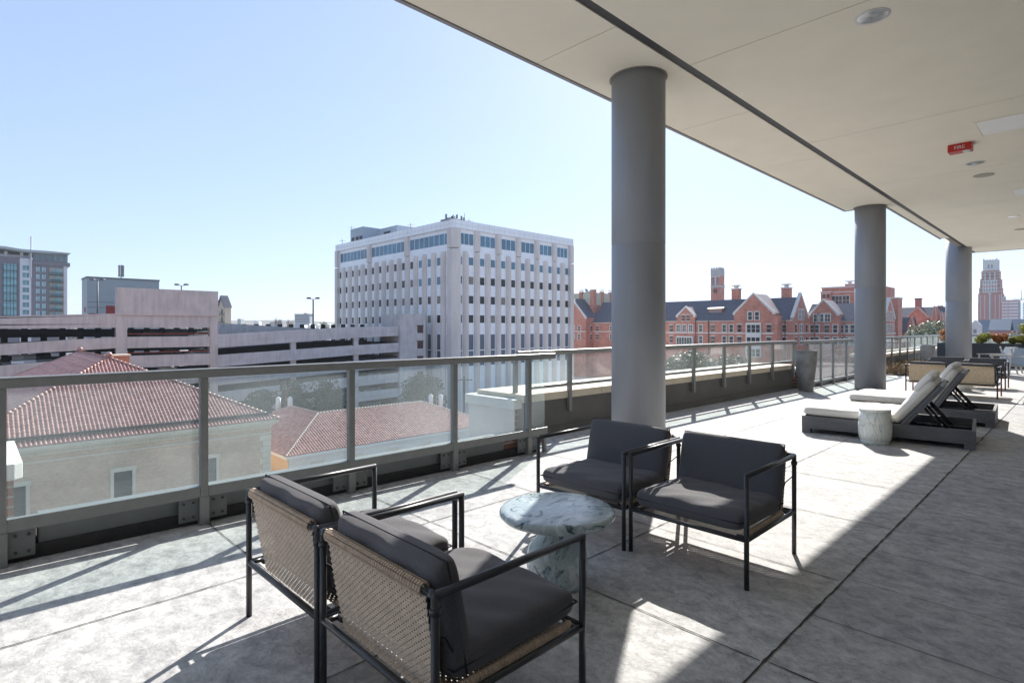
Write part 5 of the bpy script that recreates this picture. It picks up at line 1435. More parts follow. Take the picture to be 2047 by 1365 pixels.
# street trees and utility poles in front of the garage
g_ = 'street trees in front of the garage'
for i, (px_, dep, r_, yt, lab) in enumerate(((519, 84, 3.4, 775, 'dark street tree left of the white transformer cans'), (588, 86, 3.0, 762, 'dark street tree behind the white transformer cans'),
        (655, 84, 4.0, 752, 'tallest dark street tree before the middle post of the railing'), (846, 92, 4.2, 744, 'dark street tree in front of the garage stair tower'))):
    p = D(px_, dep); zt_ = Zat(yt, dep); tree('street_tree', (p.x, p.y, GROUND), zt_ - GROUND, r_, M['leaf_t'], lab, n=3600, size=.26, group=g_, seed=60 + i, base=.55, nclump=16)
for px_, dep, lab in ((571, 76, 'wooden utility pole with white transformer cans left of the middle railing post'), (871, 84, 'wooden utility pole with two white cans before the office block'), (928, 88, 'plain utility pole with crossarm at the foot of the office block')):
    p = D(px_, dep); t = thing('utility_pole', lab, 'utility pole', (p.x, p.y, GROUND), 'utility poles along the street'); zt_ = {571: -6.6, 871: -7.2, 928: -6.2}[px_]
    mb = MB(); mb.tube((p.x, p.y, GROUND), (p.x, p.y, zt_), .15, 8, .11); mb.build('pole', M['bark'], t)
    u_ = Vector((rx, ry, 0)); q = Vector((p.x, p.y, zt_ - .6)); mb = MB(); mb.tube(q - u_ * 1.3, q + u_ * 1.3, .07, 6)
    for k in (-1.2, -.5, .5, 1.2): mb.tube(q + u_ * k, q + u_ * k + Vector((0, 0, .28)), .04, 5)
    mb.build('crossarm', M['bark'], t)
    if px_ != 928:
        for k in ((-.75, .75) if px_ == 871 else (-1.0, .6)):
            mb = MB(); c_ = p + u_ * k; mb.tube((c_.x, c_.y, zt_ - 3.2), (c_.x, c_.y, zt_ - 1.5), .33, 12); mb.tube((c_.x, c_.y, zt_ - 1.5), (c_.x, c_.y, zt_ - 1.35), .3, 12, .1); mb.build('transformer_can', M['white'], t)

# ================================================================== BRICK DORMITORIES
def gable(mb, fr, u0, u1, z0, zs, zp, n0, n1): mb.prism(fr, [(u0, z0), (u1, z0), (u1, zs), ((u0 + u1) / 2, zp), (u0, zs)], n0, n1)
def fwin(fr, u, z, w, h, parent, n=.0, stone=True, kind=0, quoin=True):
    mb = MB(); mb.fbox(fr, u - w / 2, u + w / 2, z - h / 2, z + h / 2, n, n + .08); mb.cur = 1
    mb.fbox(fr, u - w / 2, u + w / 2, z - .05, z + .05, n + .081, n + .13)
    if w > 1.0: mb.fbox(fr, u - .05, u + .05, z - h / 2, z + h / 2, n + .081, n + .13)
    if stone:
        mb.cur = 2; s_ = .22
        mb.fbox(fr, u - w / 2 - s_, u + w / 2 + s_, z + h / 2, z + h / 2 + .25, n, n + .14)
        if quoin:
            mb.fbox(fr, u - w / 2 - s_, u - w / 2, z - h / 2, z + h / 2 - .001, n, n + .12); mb.fbox(fr, u + w / 2, u + w / 2 + s_, z - h / 2, z + h / 2 - .001, n, n + .12)
        mb.fbox(fr, u - w / 2 - s_, u + w / 2 + s_, z - h / 2 - .16, z - h / 2 - .001, n, n + .16)
    mb.build('window', [M['pane_g'] if kind == 0 else M['pane_dark'], M['trim'], M['trim']], parent)
def chimney_mb(cx, cy, w, z0, z1, parent, pots=True):
    mb = MB(); mb.box(cx - w / 2, cx + w / 2, cy - w / 2, cy + w / 2, z0, z1); c_ = mb.build('chimney', M['dbrick'], parent)
    mb = MB(); mb.box(cx - w / 2 - .15, cx + w / 2 + .15, cy - w / 2 - .15, cy + w / 2 + .15, z1, z1 + .3)
    for k in (-.3, .3): mb.box(cx + k * w - .3, cx + k * w + .3, cy - .3, cy + .3, z1 + .3, z1 + 1.0)
    mb.box(cx - w / 2, cx + w / 2, cy - w / 2, cy + w / 2, z1 + 1.0, z1 + 1.25); mb.build('chimney_cap', M['trim'], c_)
def yat(px_, X_):                         # y on the plane x = X_
    u = (px_ - HX) / F; dd = X_ / (fx + rx * u); return dd * (fy + ry * u), dd
def wing(name, lab, X_, wd, yA, yB, ze_, zr_, parent=None, end_gable=True, grp='red brick dormitory buildings'):
    """main range: facade on plane x=X_, running from y=yA (left) to yB (right)"""
    t = parent or thing(name, lab, 'building', (X_, (yA + yB) / 2, GROUND), grp)
    fr = Fr((X_, yA), (X_, yB)); L_ = fr.len
    fe = Fr((X_, yB), (X_ + wd, yB))
    mb = MB(); mb.box(X_, X_ + wd, yB, yA, GROUND, ze_)
    if end_gable: gable(mb, fe, 0, wd, ze_ - .5, ze_ + .3, zr_ + .8, -.5, .05)
    mb.build('wall', M['dbrick'], t)
    mb = MB(); xm_ = X_ + wd / 2
    mb.slab([(X_ - .3, yA, ze_), (X_ - .3, yB + .5, ze_), (xm_, yB + .5, zr_), (xm_, yA, zr_)][::-1], .2); mb.slab([(X_ + wd + .3, yA, ze_), (X_ + wd + .3, yB + .5, ze_), (xm_, yB + .5, zr_), (xm_, yA, zr_)], .2)
    mb.build('roof', M['slate'], t)
    mb = MB(); mb.fbox(fr, -.01, L_ + .0, ze_ - .42, ze_ - .05, .0, .12); mb.fbox(fr, 0, L_, -.28, .05, 0, .08); mb.fbox(fe, 0, wd, -.28, .05, 0.05, .1); 
    if end_gable:
        for sg in (0, 1):
            a = (0, ze_ + .3) if sg == 0 else (wd, ze_ + .3); b = (wd / 2, zr_ + .8)
            mb.prism(fe, [a, (a[0] + (.5 if sg == 0 else -.5), a[1]), (b[0], b[1] - .1), (b[0], b[1] + .45), (a[0], a[1] + .45)], -.6, .12)
    mb.build('stone_trim', M['trim'], t)
    return t, fr, fe
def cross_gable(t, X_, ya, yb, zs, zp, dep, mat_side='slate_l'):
    """projecting gabled bay on plane x=X_, from y=ya (left) to y=yb (right)"""
    fr = Fr((X_, ya), (X_, yb)); L_ = fr.len
    mb = MB(); gable(mb, fr, 0, L_, GROUND, zs, zp, -dep, 0); g_ = mb.build('gable', M['dbrick'], t)
    mb = MB()
    for sg in (0, 1):
        a = (0 - .2, zs) if sg == 0 else (L_ + .2, zs); b = (L_ / 2, zp)
        mb.prism(fr, [a, (a[0] + (.45 if sg == 0 else -.45), a[1] - .05), (b[0], b[1] - .1), (b[0], b[1] + .35), (a[0], a[1] + .40)], -.5, .15)
    mb.fbox(fr, -.25, .35, zs - .3, zs + .4, -.5, .18); mb.fbox(fr, L_ - .35, L_ + .25, zs - .3, zs + .4, -.5, .18); mb.fbox(fr, 0, L_, -.28, .05, 0, .08)
    mb.build('stone_coping', M['trim'], g_)
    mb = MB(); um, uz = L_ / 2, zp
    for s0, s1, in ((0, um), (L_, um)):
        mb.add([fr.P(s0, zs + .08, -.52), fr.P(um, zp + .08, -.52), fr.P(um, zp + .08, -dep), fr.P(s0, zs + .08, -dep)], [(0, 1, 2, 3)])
    mb.cur = 0; mb.build('gable_roof', M[mat_side], g_)  # default tone is slate with its sky glare painted into the colour
    return fr, g_

Yl, _ = yat(1252, 154)
w1, f1_, e1_ = wing('brick_dormitory', 'long red brick dormitory with two stone trimmed gables between the first and second columns', 154, 12, Yl, 54, 3.6, 9.6)
def U1(px_): return Yl - yat(px_, 154)[0]
# small wall gable
ya_, yb_ = yat(1353, 153.5)[0], yat(1389, 153.5)[0]
fs_, gs = cross_gable(w1, 153.5, ya_, yb_, 4.8, 7.55, 4.5)
for k in (.36, .64): fwin(fs_, fs_.len * k, 4.3, .95, 1.7, gs, kind=1, quoin=False)
for px_ in (1356, 1368, 1381): fwin(fs_, ya_ - yat(px_, 153.5)[0], 1.25, 1.1, 1.9, gs)
mb = MB(); c_ = fs_.len / 2; mb.fbox(fs_, c_ - 2.7, c_ + 2.7, -3.8, -1.1, .0, .9); mb.build('bay_window', M['trim'], gs)
for i in range(6):
    mb = MB(); mb.fbox(fs_, c_ - 2.45 + i * .83, c_ - 1.8 + i * .83, -3.6, -1.5, .901, .95); mb.build('window', M['pane_g'], gs)
# big gable
ya_, yb_ = yat(1467, 151)[0], yat(1547, 151)[0]
fb_, gb = cross_gable(w1, 151, ya_, yb_, 5.2, 10.5, 9)
ug = lambda px_: ya_ - yat(px_, 151)[0]
for px_ in (1499.5, 1513.5): fwin(fb_, ug(px_), 4.55, 1.0, 2.1, gb)
for px_ in (1478, 1537): fwin(fb_, ug(px_), 1.2, 1.0, 2.0, gb, quoin=False, kind=1); fwin(fb_, ug(px_), -2.1, 1.0, 2.0, gb, quoin=False)
mb = MB(); mb.fbox(fb_, ug(1491.5), ug(1522), -6.5, 2.75, .0, .35); st = mb.build('stone_bay', M['trim'], gb)
for z_ in (1.15, -2.2, -5.3):
    for px_ in (1498, 1507, 1516): mb = MB(); mb.fbox(fb_, ug(px_) - .48, ug(px_) + .48, z_ - 1, z_ + 1, .351, .40); mb.cur = 1; mb.fbox(fb_, ug(px_) - .48, ug(px_) + .48, z_ - .04, z_ + .04, .401, .44); mb.build('window', [M['pane_dark'], M['trim']], st)
mb = MB(); mb.fbox(fb_, fb_.len + .1, fb_.len + 1.0, GROUND, 4.6, -2.9, .3); mb.build('buttress', M['dbrick'], gb)
for px_ in (1342, 1401, 1425, 1448, 1462):
    for z_ in (1.2, -2.1): fwin(f1_, U1(px_), z_, 1.0, 2.0, w1, quoin=px_ in (1401, 1448, 1462))
for px_ in (1568,): 
    for z_ in (1.2, -2.1): fwin(f1_, U1(px_), z_, .8, 1.9, w1, kind=1, quoin=False)
for px_ in (1417, 1570):
    mb = MB(); u = U1(px_); mb.tube(f1_.P(u, GROUND, .2), f1_.P(u, 3.4, .2), .1, 6); mb.build('drainpipe', M['lamp'], w1)
for z_ in (5.2,):
    for k in (.36, .45, .54, .63): fwin(e1_, 12 * k, 4.9, .62, 2.6, w1, n=.05)
for k in (.18, .45, .55, .85):
    for z_ in (1.2, -2.1): fwin(e1_, 12 * k, z_, .7, 2.0, w1, n=.05, quoin=k in (.45, .55), kind=1)
chimney_mb(161.5, yat(1472, 161.5)[0], 2.0, 6, 12.6, w1); chimney_mb(162, yat(1572.5, 162)[0], 2.1, 6, 12.2, w1)
# copper dormer
yd, dd_ = yat(1433, 157); mb = MB(); mb.box(156.0, 160, yd - 2.0, yd + 2.0, 4.2, 7.0); dm = mb.build('roof_dormer', mat('copper_dormer', (.30, .16, .11), .6, .1, 1), w1)
mb = MB(); mb.slab([(155.5, yd - 2.3, 7.02), (160.5, yd - 2.3, 7.9), (160.5, yd + 2.3, 7.9), (155.5, yd + 2.3, 7.02)], .12); mb.build('dormer_roof', M['slate_l'], dm)
mb = MB(); mb.box(155.93, 155.99, yd - 1.1, yd + 1.1, 4.6, 6.4); mb.build('louvre', M['aptgrey'], dm)

# second range
w2, f2_, e2_ = wing('brick_dormitory', 'second red brick dormitory range with gable, partly behind the middle column', 169, 12, 56, 37, 3.4, 8.2)
Y2 = 56
ya_, yb_ = yat(1618, 166)[0], yat(1675, 166)[0]
fc_, gc = cross_gable(w2, 166, ya_, yb_, 4.9, 8.9, 8)
ug = lambda px_: ya_ - yat(px_, 166)[0]
for px_ in (1632, 1641, 1654.5): fwin(fc_, ug(px_), 4.05, 1.2, 2.0, gc)
for px_ in (1624, 1633, 1653, 1670):
    for z_ in (1.1, -2.2): fwin(fc_, ug(px_), z_, 1.0, 2.0, gc, quoin=px_ != 1653, kind=px_ == 1670)
mb = MB(); mb.tube(fc_.P(ug(1629), GROUND, .2), fc_.P(ug(1629), 3, .2), .12, 6); mb.build('drainpipe', M['redpipe'], gc)
for px_ in (1684, 1692, 1704, 1716, 1728, 1745, 1760):
    for z_ in (1.1, -2.2): fwin(f2_, Y2 - yat(px_, 169)[0], z_, .9, 2.0, w2, kind=px_ % 2)
for k in (.25, .5, .75):
    for z_ in (4.4, 1.1, -2.2): fwin(e2_, 12 * k, z_, 1.1, 2.3, w2, n=.05)
mb = MB(); mb.box(181.5, 186.5, 36.5, 40, GROUND, 9.4); q = mb.build('turret', M['dbrick'], w2)
mb = MB(); mb.box(181.3, 186.7, 36.3, 40.2, 9.4, 9.7); mb.build('turret_cap', M['trim'], q)
# tall flat topped block behind
ya_, yb_ = yat(1643, 196)[0], yat(1720, 196)[0]
t = thing('brick_dormitory', 'taller flat topped red brick block with three dark arched windows behind the gables', 'building', (196, ya_, GROUND), 'red brick dormitory buildings')
mb = MB(); mb.box(196, 210, yb_ - 6, ya_, GROUND, 13.9); mb.box(195.5, 199, ya_ - 2.9, ya_ + .2, GROUND, 12.6); mb.build('wall', M['dbrick'], t)
f4 = Fr((196, ya_), (196, yb_ - 6)); mb = MB(); mb.fbox(f4, -.2, f4.len, 13.9, 14.3, -2, .2); mb.fbox(f4, 3, f4.len, 12.4, 12.7, 0, .12)
mb.box(195.3, 199.2, ya_ - 3.1, ya_ + .4, 12.61, 12.9); mb.build('stone_trim', M['trim'], t)
for px_ in (1663, 1677, 1691.5): fwin(f4, ya_ - yat(px_, 196)[0], 9.9, 1.7, 2.9, t, kind=1)
f4t = Fr((195.5, ya_ + .2), (195.5, ya_ - 2.9))
for k in (.3, .7): fwin(f4t, f4t.len * k, 11.4, .7, 1.3, t, kind=1, quoin=False)
chimney_mb(201, yat(1699, 201)[0], 2.2, 13.9, 15.0, t)

# left dormitory with tower, right of the office block
GX, GYc = 178.0, 137.5
w0, f0_, e0_ = wing('brick_dormitory', 'brick dormitory with slate valley roofs and louvred tower right of the office block', GX, 13, GYc, yat(1262, GX)[0], 3.6, 11.6, end_gable=False)
fg0, gg = cross_gable(w0, 173.3, 152, GYc, 5.2, 13.0, 30, 'slate')
for z_ in (1.1, -2.2):
    for px_ in (1146, 1158): fwin(fg0, 152 - yat(px_, 173.3)[0], z_, 1.1, 2.0, gg, kind=1)
    fwin(Fr((173.3, GYc), (178, GYc)), 3.4, z_, .8, 1.9, gg, kind=1, quoin=False)
    for px_ in (1194, 1222): fwin(f0_, GYc - yat(px_, GX)[0], z_, 1.1, 2.0, w0, quoin=px_ == 1222)
fwin(fg0, 152 - yat(1144, 173.3)[0], 5.4, 1.2, 2.2, gg)
tx, ty = 181.0, 141.0
mb = MB(); tz = 16.2
mb.box(tx - .2, tx + 1.6, ty - 1.6, ty + .2, GROUND, tz + .4)
for (x_, y_) in ((tx - .1, ty + 4.6), (tx - .1, ty + 10.4), (tx + 5.6, ty - 1.5), (tx + 11.6, ty - 1.5)): mb.box(x_, x_ + 1.4, y_, y_ + 1.4, GROUND, tz)
mb.box(tx + .3, tx + 12, ty - 1.2, ty + 11, GROUND, 10.6); tw = mb.build('tower', M['dbrick'], w0)
mb = MB(); mb.box(tx + .5, tx + 12, ty - 1.0, ty + 11, 10.61, 15.6); mb.build('louvre_panel', M['panelg'], tw)
mb = MB()
for (x_, y_) in ((tx - .3, ty - 1.7), (tx - .2, ty + 4.5), (tx - .2, ty + 10.3), (tx + 5.5, ty - 1.6), (tx + 11.5, ty - 1.6)): mb.box(x_, x_ + 1.8, y_, y_ + 1.8, tz + .41, tz + .7)
mb.build('stone_caps', M['trim'], tw)
antennas(tx + 6, ty + 4, 15.6, 9, 5, 'thin aerials on the brick and louvre tower', 9, 2.0)

# clock tower
p = D(1434.5, 300); hw = 2.55; zt_ = Zat(536, 300)
t = thing('clock_tower', 'slender brick and stone clock tower with battlements above the dormitory roofs', 'clock tower', (p.x, p.y, GROUND))
fT = Fr((p.x - hw, p.y + hw), (p.x - hw, p.y - hw))
mb = MB(); mb.box(p.x - hw, p.x + hw, p.y - hw, p.y + hw, GROUND, zt_ - 4.31); mb.build('shaft', M['dbrick'], t)
mb = MB(); mb.box(p.x - hw - .05, p.x + hw + .05, p.y - hw - .05, p.y + hw + .05, zt_ - 4.3, zt_ - 1.2)
for i in range(4): mb.fbox(fT, i * 1.36, i * 1.36 + .8, zt_ - 1.2, zt_, -.8, .05); mb.fbox(Fr((p.x - hw, p.y - hw), (p.x + hw, p.y - hw)), i * 1.36, i * 1.36 + .8, zt_ - 1.2, zt_, -.8, .05)
mb.box(p.x - hw - .15, p.x + hw + .15, p.y - hw - .15, p.y + hw + .15, zt_ - 10.5, zt_ - 9.3)
mb.build('stone_crown', mat('tower_stone', (.36, .36, .36), .85, .1, .6), t)
for k in (.28, .72):
    mb = MB(); mb.fbox(fT, 5.1 * k - .6, 5.1 * k + .6, zt_ - 9.1, zt_ - 5.0, .0, .06); mb.build('belfry_opening', M['aptgrey'], t)
mb = MB(); mb.fbox(fT, 2.3, 2.8, zt_ - 9.2, zt_ - 4.8, .061, .15); mb.fbox(fT, 0, 5.1, zt_ - 4.9, zt_ - 4.5, .061, .12); mb.build('stone_mullion', M['trim'], t)
mb = MB(); c_ = fT.P(2.55, zt_ - 12.3, .02); mb.tube(c_, c_ + fT.n * .15, 1.15, 28); cf = mb.build('clock_face', M['lamp'], t)
mb = MB(); c_ = fT.P(2.55, zt_ - 12.3, .18); mb.tube(c_, c_ + Vector((0, -.25, .85)), .05, 4); mb.tube(c_, c_ + Vector((0, -.5, -.2)), .05, 4); mb.build('clock_hands', M['trim'], cf)

# farther brick houses right of the middle column
t = thing('brick_hall', 'low brick hall with slate roofs, red gable and chimneys seen between second and third columns', 'building', (228, 25, GROUND))
XH = 228
def yh(px_, X_=XH): return yat(px_, X_)
ya_, dA = yh(1793); yb_, dB = yh(1900)
mb = MB(); mb.box(XH, XH + 16, yb_, ya_, GROUND, 2.5); mb.build('wall', M['dbrick'], t)
mb = MB(); zr_ = Zat(614, (dA + dB) / 2 + 6); mb.slab([(XH - .4, ya_, 2.4), (XH - .4, yb_, 2.4), (XH + 8, yb_, zr_), (XH + 8, ya_, zr_)][::-1], .25); mb.slab([(XH + 16.4, ya_, 2.4), (XH + 16.4, yb_, 2.4), (XH + 8, yb_, zr_), (XH + 8, ya_, zr_)], .25); mb.build('roof', M['slate'], t)
def hg(pa, pb, ypk, ysh, X_, m_='dbrick'):
    a_, da_ = yat(pa, X_); b_, db_ = yat(pb, X_); dm_ = (da_ + db_) / 2
    f_ = Fr((X_, a_), (X_, b_)); mb = MB(); gable(mb, f_, 0, f_.len, GROUND, Zat(ysh, dm_), Zat(ypk, dm_), -6, 0); g2 = mb.build('gable', M[m_], t)
    L_ = f_.len; zs_, zp_ = Zat(ysh, dm_), Zat(ypk, dm_); mb = MB()
    for a0_, sg in ((-.2, 1), (L_ + .2, -1)): mb.prism(f_, [(a0_, zs_), (a0_ + .4 * sg, zs_), (L_ / 2, zp_), (L_ / 2, zp_ + .45), (a0_, zs_ + .4)], -.4, .12)
    mb.build('stone_coping', M['slate_l'], g2)
hg(1812, 1856, 615, 636, XH - 2); hg(1862, 1873, 612, 640, XH - 3); hg(1879, 1886, 624, 645, XH - 4)
for px_, yt, w_ in ((1836, 598, 1.7), (1880, 613, 1.2)):
    y_, d_ = yat(px_, XH + 8); mb = MB(); z1_ = Zat(yt, d_); mb.box(XH + 8 - w_ / 2, XH + 8 + w_ / 2, y_ - w_ / 2, y_ + w_ / 2, 4, z1_); c_ = mb.build('chimney', M['farbrick'], t)
    mb = MB(); mb.box(XH + 8 - w_ / 2 - .15, XH + 8 + w_ / 2 + .15, y_ - w_ / 2 - .15, y_ + w_ / 2 + .15, z1_, z1_ + .3); mb.build('chimney_cap', M['slate'], c_)
t2 = thing('brick_annex', 'small brick annex with steep dark roof beside the second column', 'building', (200, 33, GROUND))
ya_, dA = yat(1795, 200); yb_, dB = yat(1822, 200); mb = MB(); mb.box(200, 210, yb_, ya_, GROUND, Zat(663, dA)); mb.build('wall', M['dbrick'], t2)
mb = MB(); z0_, z1_ = Zat(663, dA), Zat(634, dA); mb.slab([(199.6, ya_, z0_), (199.6, yb_, z0_), (205, yb_, z1_), (205, ya_, z1_)][::-1], .2); mb.slab([(210.4, ya_, z0_), (210.4, yb_, z0_), (205, yb_, z1_), (205, ya_, z1_)], .2); mb.build('roof', M['slate'], t2)
mb = MB(); f_ = Fr((198.6, yat(1813, 198.6)[0]), (198.6, yat(1827, 198.6)[0])); gable(mb, f_, 0, f_.len, GROUND, Zat(655, dA), Zat(632, dA), -3, 0); g2 = mb.build('gable', M['dbrick'], t2)
mb = MB(); mb.fbox(f_, f_.len * .3, f_.len * .7, -2.2, 1.2, 0, .08); mb.build('window', M['pane_g'], g2)

# far gothic tower
XT = 646.0; dT = 495.0
ya_, yb_ = yat(1955, XT)[0], yat(2003, XT)[0]; cw = ya_ - yb_; cy_ = (ya_ + yb_) / 2
t = thing('gothic_tower', 'tall distant red brick and pale stone tower with a crown of pinnacles', 'tower', (XT, cy_, GROUND))
zz = lambda py: Zat(py, dT)
mb = MB()
for sh, ztp in ((0, 587), (.7, 575), (1.3, 558), (2.2, 541)):
    z_lo = GROUND if sh == 0 else zz({.7: 587, 1.3: 575, 2.2: 558}[sh]); mb.box(XT + sh, XT + 20 - sh, yb_ + sh, ya_ - sh, z_lo, zz(ztp))
mb.build('brick_shaft', M['farbrick'], t)
mb = MB(); s3 = 3.4; mb.box(XT + 2.6, XT + 17, yb_ + s3, ya_ - s3, zz(541), zz(520))
for x_ in (XT + 2.4, XT + 16.4):
    for y_ in (yb_ + s3 - .3, ya_ - s3 - .7): mb.box(x_, x_ + 1, y_, y_ + 1, zz(541), zz(518)); mb.tube((x_ + .5, y_ + .5, zz(518)), (x_ + .5, y_ + .5, zz(515)), .35, 5, .03)
for k in range(5): y_ = yb_ + s3 + (cw - 2 * s3) * (k + .5) / 5; mb.box(XT + 2.3, XT + 3, y_ - .5, y_ + .5, zz(520), zz(518.5))
mb.build('stone_crown', M['farstone'], t)
fV = Fr((XT, ya_), (XT, yb_)); mb = MB()
for k in (.3, .5, .7):
    mb.fbox(fV, cw * k - .35, cw * k + .35, zz(580), zz(546), -3, .55)
mb.fbox(fV, cw * .2, cw * .8, zz(585), zz(560), -1.5, .35)
for k in (.5,): mb.fbox(fV, cw * k - .9, cw * k + .9, GROUND, zz(586), 0, .3)
for k in (.02, .98): mb.fbox(fV, cw * k - .25, cw * k + .25, zz(605), zz(588), 0, .3)
for yq in (545, 550, 556, 562, 568, 577, 583):
    mb.fbox(fV, .2 + (0 if yq > 575 else 1.3), cw - .2 - (0 if yq > 575 else 1.3), zz(yq), zz(yq - .9), -2.5, .12)
mb.build('stone_bands', M['farstone'], t)
for k in (.27, .38, .5, .62, .73):
    for yq in (565, 573, 580):
        mb = MB(); mb.fbox(fV, cw * k - .42, cw * k + .42, zz(yq + 2.4), zz(yq - 2.4), .56, .62); mb.build('window', M['aptgrey'] if yq != 573 else M['farbrick'], t)
for k in (.43, .57):
    mb = MB(); mb.fbox(Fr((XT + 2.6, ya_), (XT + 2.6, yb_)), cw * k - .5, cw * k + .5, zz(536), zz(529), 0, .1); mb.build('belfry_window', M['aptgrey'], t)
for k in (.1, .28, .72, .9):
    for i in range(12):
        mb = MB(); mb.fbox(fV, cw * k - .35, cw * k + .35, zz(593 + i * 4), zz(590.5 + i * 4), 0, .06); mb.build('window', M['farstone'], t)
for i in range(13):
    for k in (.46, .54):
        mb = MB(); mb.fbox(fV, cw * k - .25, cw * k + .25, zz(592 + i * 4), zz(589.5 + i * 4), .31, .36); mb.build('window', M['pane_dark'], t)
# mid-rise beside it
XM = 610; ya_, d_ = yat(2002, XM); yb_, d2_ = yat(2036, XM)
t = thing('mid_rise_block', 'flat roofed reddish office block with pale window bands right of the gothic tower', 'building', (XM, ya_, GROUND)); zq = lambda py: Zat(py, d_)
mb = MB(); mb.box(XM, XM + 20, yb_, ya_, GROUND, zq(600)); mb.build('wall', mat('pink_brick', (.42, .24, .24), .8, .05, .2), t)
mb = MB(); mb.box(XM + 4, XM + 12, yb_ + 8.5, ya_ - .3, zq(600), zq(592.5)); mb.build('plant_room', M['bluegrey'], t)
fM = Fr((XM, ya_), (XM, yb_))
for r_ in range(6):
    for a_, b_ in ((.03, .17), (.21, .36), (.42, .98)):
        mb = MB(); mb.fbox(fM, fM.len * a_, fM.len * b_, zq(606.5 + r_ * 6.2), zq(603.5 + r_ * 6.2), 0, .1); mb.build('window', M['aptwhite'], t)
# low slate roofs under the towers
for i, (pa, pb, X_, yt, ye, lab) in enumerate(((1952, 1978, 330, 641, 664, 'long low blue roof with a white line at the foot of the gothic tower'), (1976, 2020, 300, 639, 660, 'long blue roofed hall in front of the gothic tower'), (2020, 2046, 340, 639, 661, 'far blue roofed hall at the right edge'))):
    a_, da_ = yat(pa, X_); b_, db_ = yat(pb, X_); t = thing('slate_roofed_hall', lab, 'building', (X_, a_, GROUND), 'slate roofed halls near the horizon')
    mb = MB(); mb.box(X_, X_ + 14, b_, a_, GROUND, Zat(ye, da_)); mb.build('wall', M['farbrick'], t)
    mb = MB(); z0_, z1_ = Zat(ye, da_), Zat(yt, da_) + .3; mb.slab([(X_ - .5, a_, z0_), (X_ - .5, b_, z0_), (X_ + 7, b_, z1_), (X_ + 7, a_, z1_)][::-1], .3); mb.slab([(X_ + 14.5, a_, z0_), (X_ + 14.5, b_, z0_), (X_ + 7, b_, z1_), (X_ + 7, a_, z1_)], .3); mb.build('roof', M['farroof'], t)
p = D(1949, 220); t = thing('stone_gabled_house', 'narrow pale stone gable just right of the farthest column', 'building', (p.x, p.y, GROUND))
f_ = Fr((p.x, p.y + 1.6), (p.x, p.y - 1.6)); mb = MB(); gable(mb, f_, 0, 3.2, GROUND, Zat(650, 220), Zat(640, 220), -6, 0); mb.build('wall', M['farstone'], t)
for z_ in (0, -3): mb = MB(); mb.fbox(f_, 1.1, 2.1, z_ - .8, z_ + .8, 0, .06); mb.build('window', M['aptgrey'], t)
# tower crane
p = D(2041.5, 320); t = thing('tower_crane', 'blue lattice tower crane at the right edge', 'crane', (p.x, p.y, GROUND))
mb = MB(); hw = .95; ztc = Zat(604, 320); z = GROUND
cn = [(-hw, -hw), (hw, -hw), (hw, hw), (-hw, hw)]
for a, b in cn: mb.tube((p.x + a, p.y + b, GROUND), (p.x + a, p.y + b, ztc), .13, 5)
k = 0
while z < ztc - 1.5:
    for i in range(4):
        a, b = cn[i], cn[(i + 1) % 4]; mb.tube((p.x + a[0], p.y + a[1], z), (p.x + b[0], p.y + b[1], z + 1.7), .07, 4); mb.tube((p.x + a[0], p.y + a[1], z), (p.x + b[0], p.y + b[1], z), .06, 4)
    z += 1.7
mb.build('mast', M['crane'], t)
mb = MB(); u_ = Vector((rx, ry, 0)); q = Vector((p.x, p.y, Zat(600, 320)))
for dz, r_ in ((0, .12), (1.0, .1)): mb.tube(q - u_ * 4.5 + Vector((0, 0, dz)), q + u_ * 30 + Vector((0, 0, dz)), r_, 5)
for i in range(26): mb.tube(q + u_ * (-4.5 + i * 1.3), q + u_ * (-4.5 + (i + .5) * 1.3) + Vector((0, 0, 1)), .06, 4); mb.tube(q + u_ * (-4.5 + (i + .5) * 1.3) + Vector((0, 0, 1)), q + u_ * (-4.5 + (i + 1) * 1.3), .06, 4)
mb.build('jib', M['lamp'], t)
mb = MB(); ap = q + Vector((0, 0, 5.6)); mb.tube(q + Vector((.6, 0, 0)), ap, .12, 5); mb.tube(q - Vector((.6, 0, 0)), ap, .12, 5); mb.tube(ap, q + u_ * 22 + Vector((0, 0, 1)), .04, 4); mb.tube(ap, q - u_ * 4.4 + Vector((0, 0, 1)), .04, 4); mb.build('apex_frame', M['aptgrey'], t)

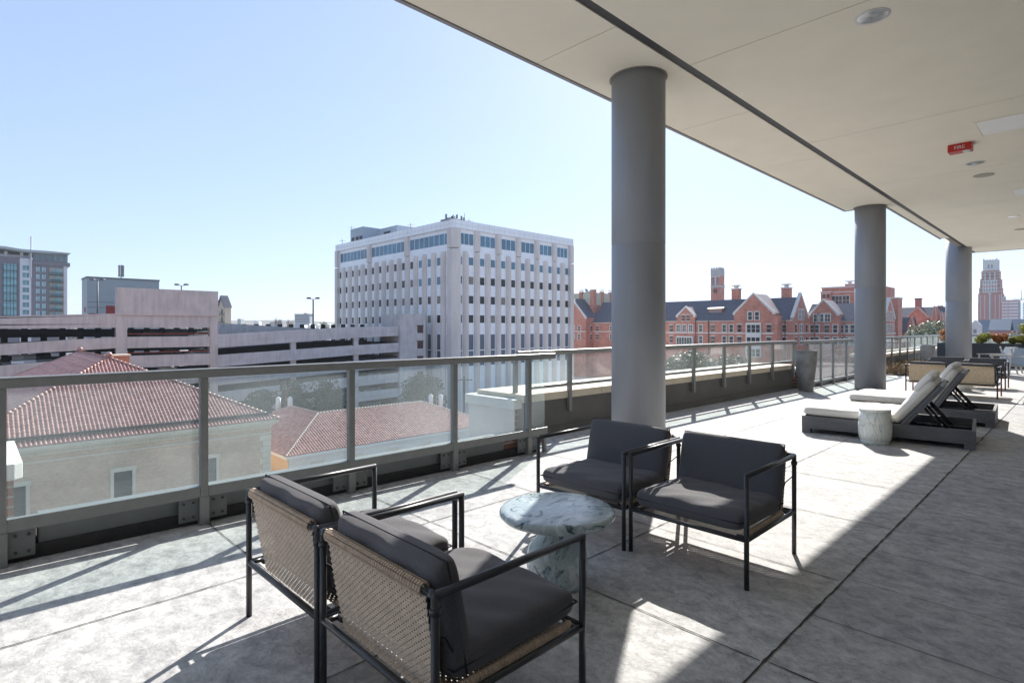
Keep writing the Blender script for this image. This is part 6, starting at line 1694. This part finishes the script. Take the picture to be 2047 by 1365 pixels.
# magnolias and trees behind the right-hand glass
gm = 'magnolia trees beyond the railing'
for i, (px_, dep, r_, yt, lf, n_, lab) in enumerate(((1856, 92, 3.1, 636, 'leaf_p', 2600, 'rounded pale green magnolia between the second and third columns'), (1882, 90, 1.9, 652, 'leaf_p', 1200, 'lower green magnolia half hidden by the farthest column'),
        (1975, 105, 2.4, 657, 'leaf_p', 1300, 'sage green tree behind the planter shrubs right of the farthest column'), (2003, 108, 2.6, 660, 'leaf_p', 1300, 'second sage green tree farther right behind the planter shrubs'),
        (1372, 62, 3.6, 702, 'leaf_d', 2600, 'glossy magnolia seen through the glass just right of the first column'), (1462, 78, 3.4, 706, 'leaf_t', 1500, 'dark tree seen through the glass under the big gable'), (2040, 100, 2.6, 655, 'leaf_p', 900, 'sage green tree at the right edge behind the crane'))):
    p = D(px_, dep); zt_ = Zat(yt, dep); tree('magnolia_tree', (p.x, p.y, GROUND), zt_ - GROUND, r_ * 1.15, M[lf], lab, n=int(n_ * 2.2), size=.23, group=gm, seed=80 + i, nclump=26, base=.80)
# grey street level roofs glimpsed through the right-hand glass
t = thing('flat_roofed_house', 'low pale flat roofed building glimpsed through the glass behind the first column', 'building', (62, 44, GROUND))
mb = MB(); mb.box(78, 110, 60, 84, GROUND, -13.5); mb.build('wall', M['white'], t); mb = MB(); mb.box(77.7, 110.3, 59.7, 84.3, -13.49, -13.1); mb.build('roof', M['slate_l'], t)

# ================================================================== AIR
hz = MB(); hz.box(-720, 1920, -920, 1920, GROUND - 1.6, 72)
hzm = bpy.data.materials.new('haze_air'); hzm.use_nodes = True
hn = hzm.node_tree; 
for n in list(hn.nodes):
    if n.type != 'OUTPUT_MATERIAL': hn.nodes.remove(n)
pv = hn.nodes.new("ShaderNodeVolumePrincipled"); pv.inputs["Density"].default_value = 0.00015; pv.inputs["Color"].default_value = (.82, .90, 1.0, 1); pv.inputs["Anisotropy"].default_value = .3
hn.links.new(pv.outputs[0], [n for n in hn.nodes if n.type == 'OUTPUT_MATERIAL'][0].inputs["Volume"])
tag(hz.build('haze', hzm), kind='stuff')
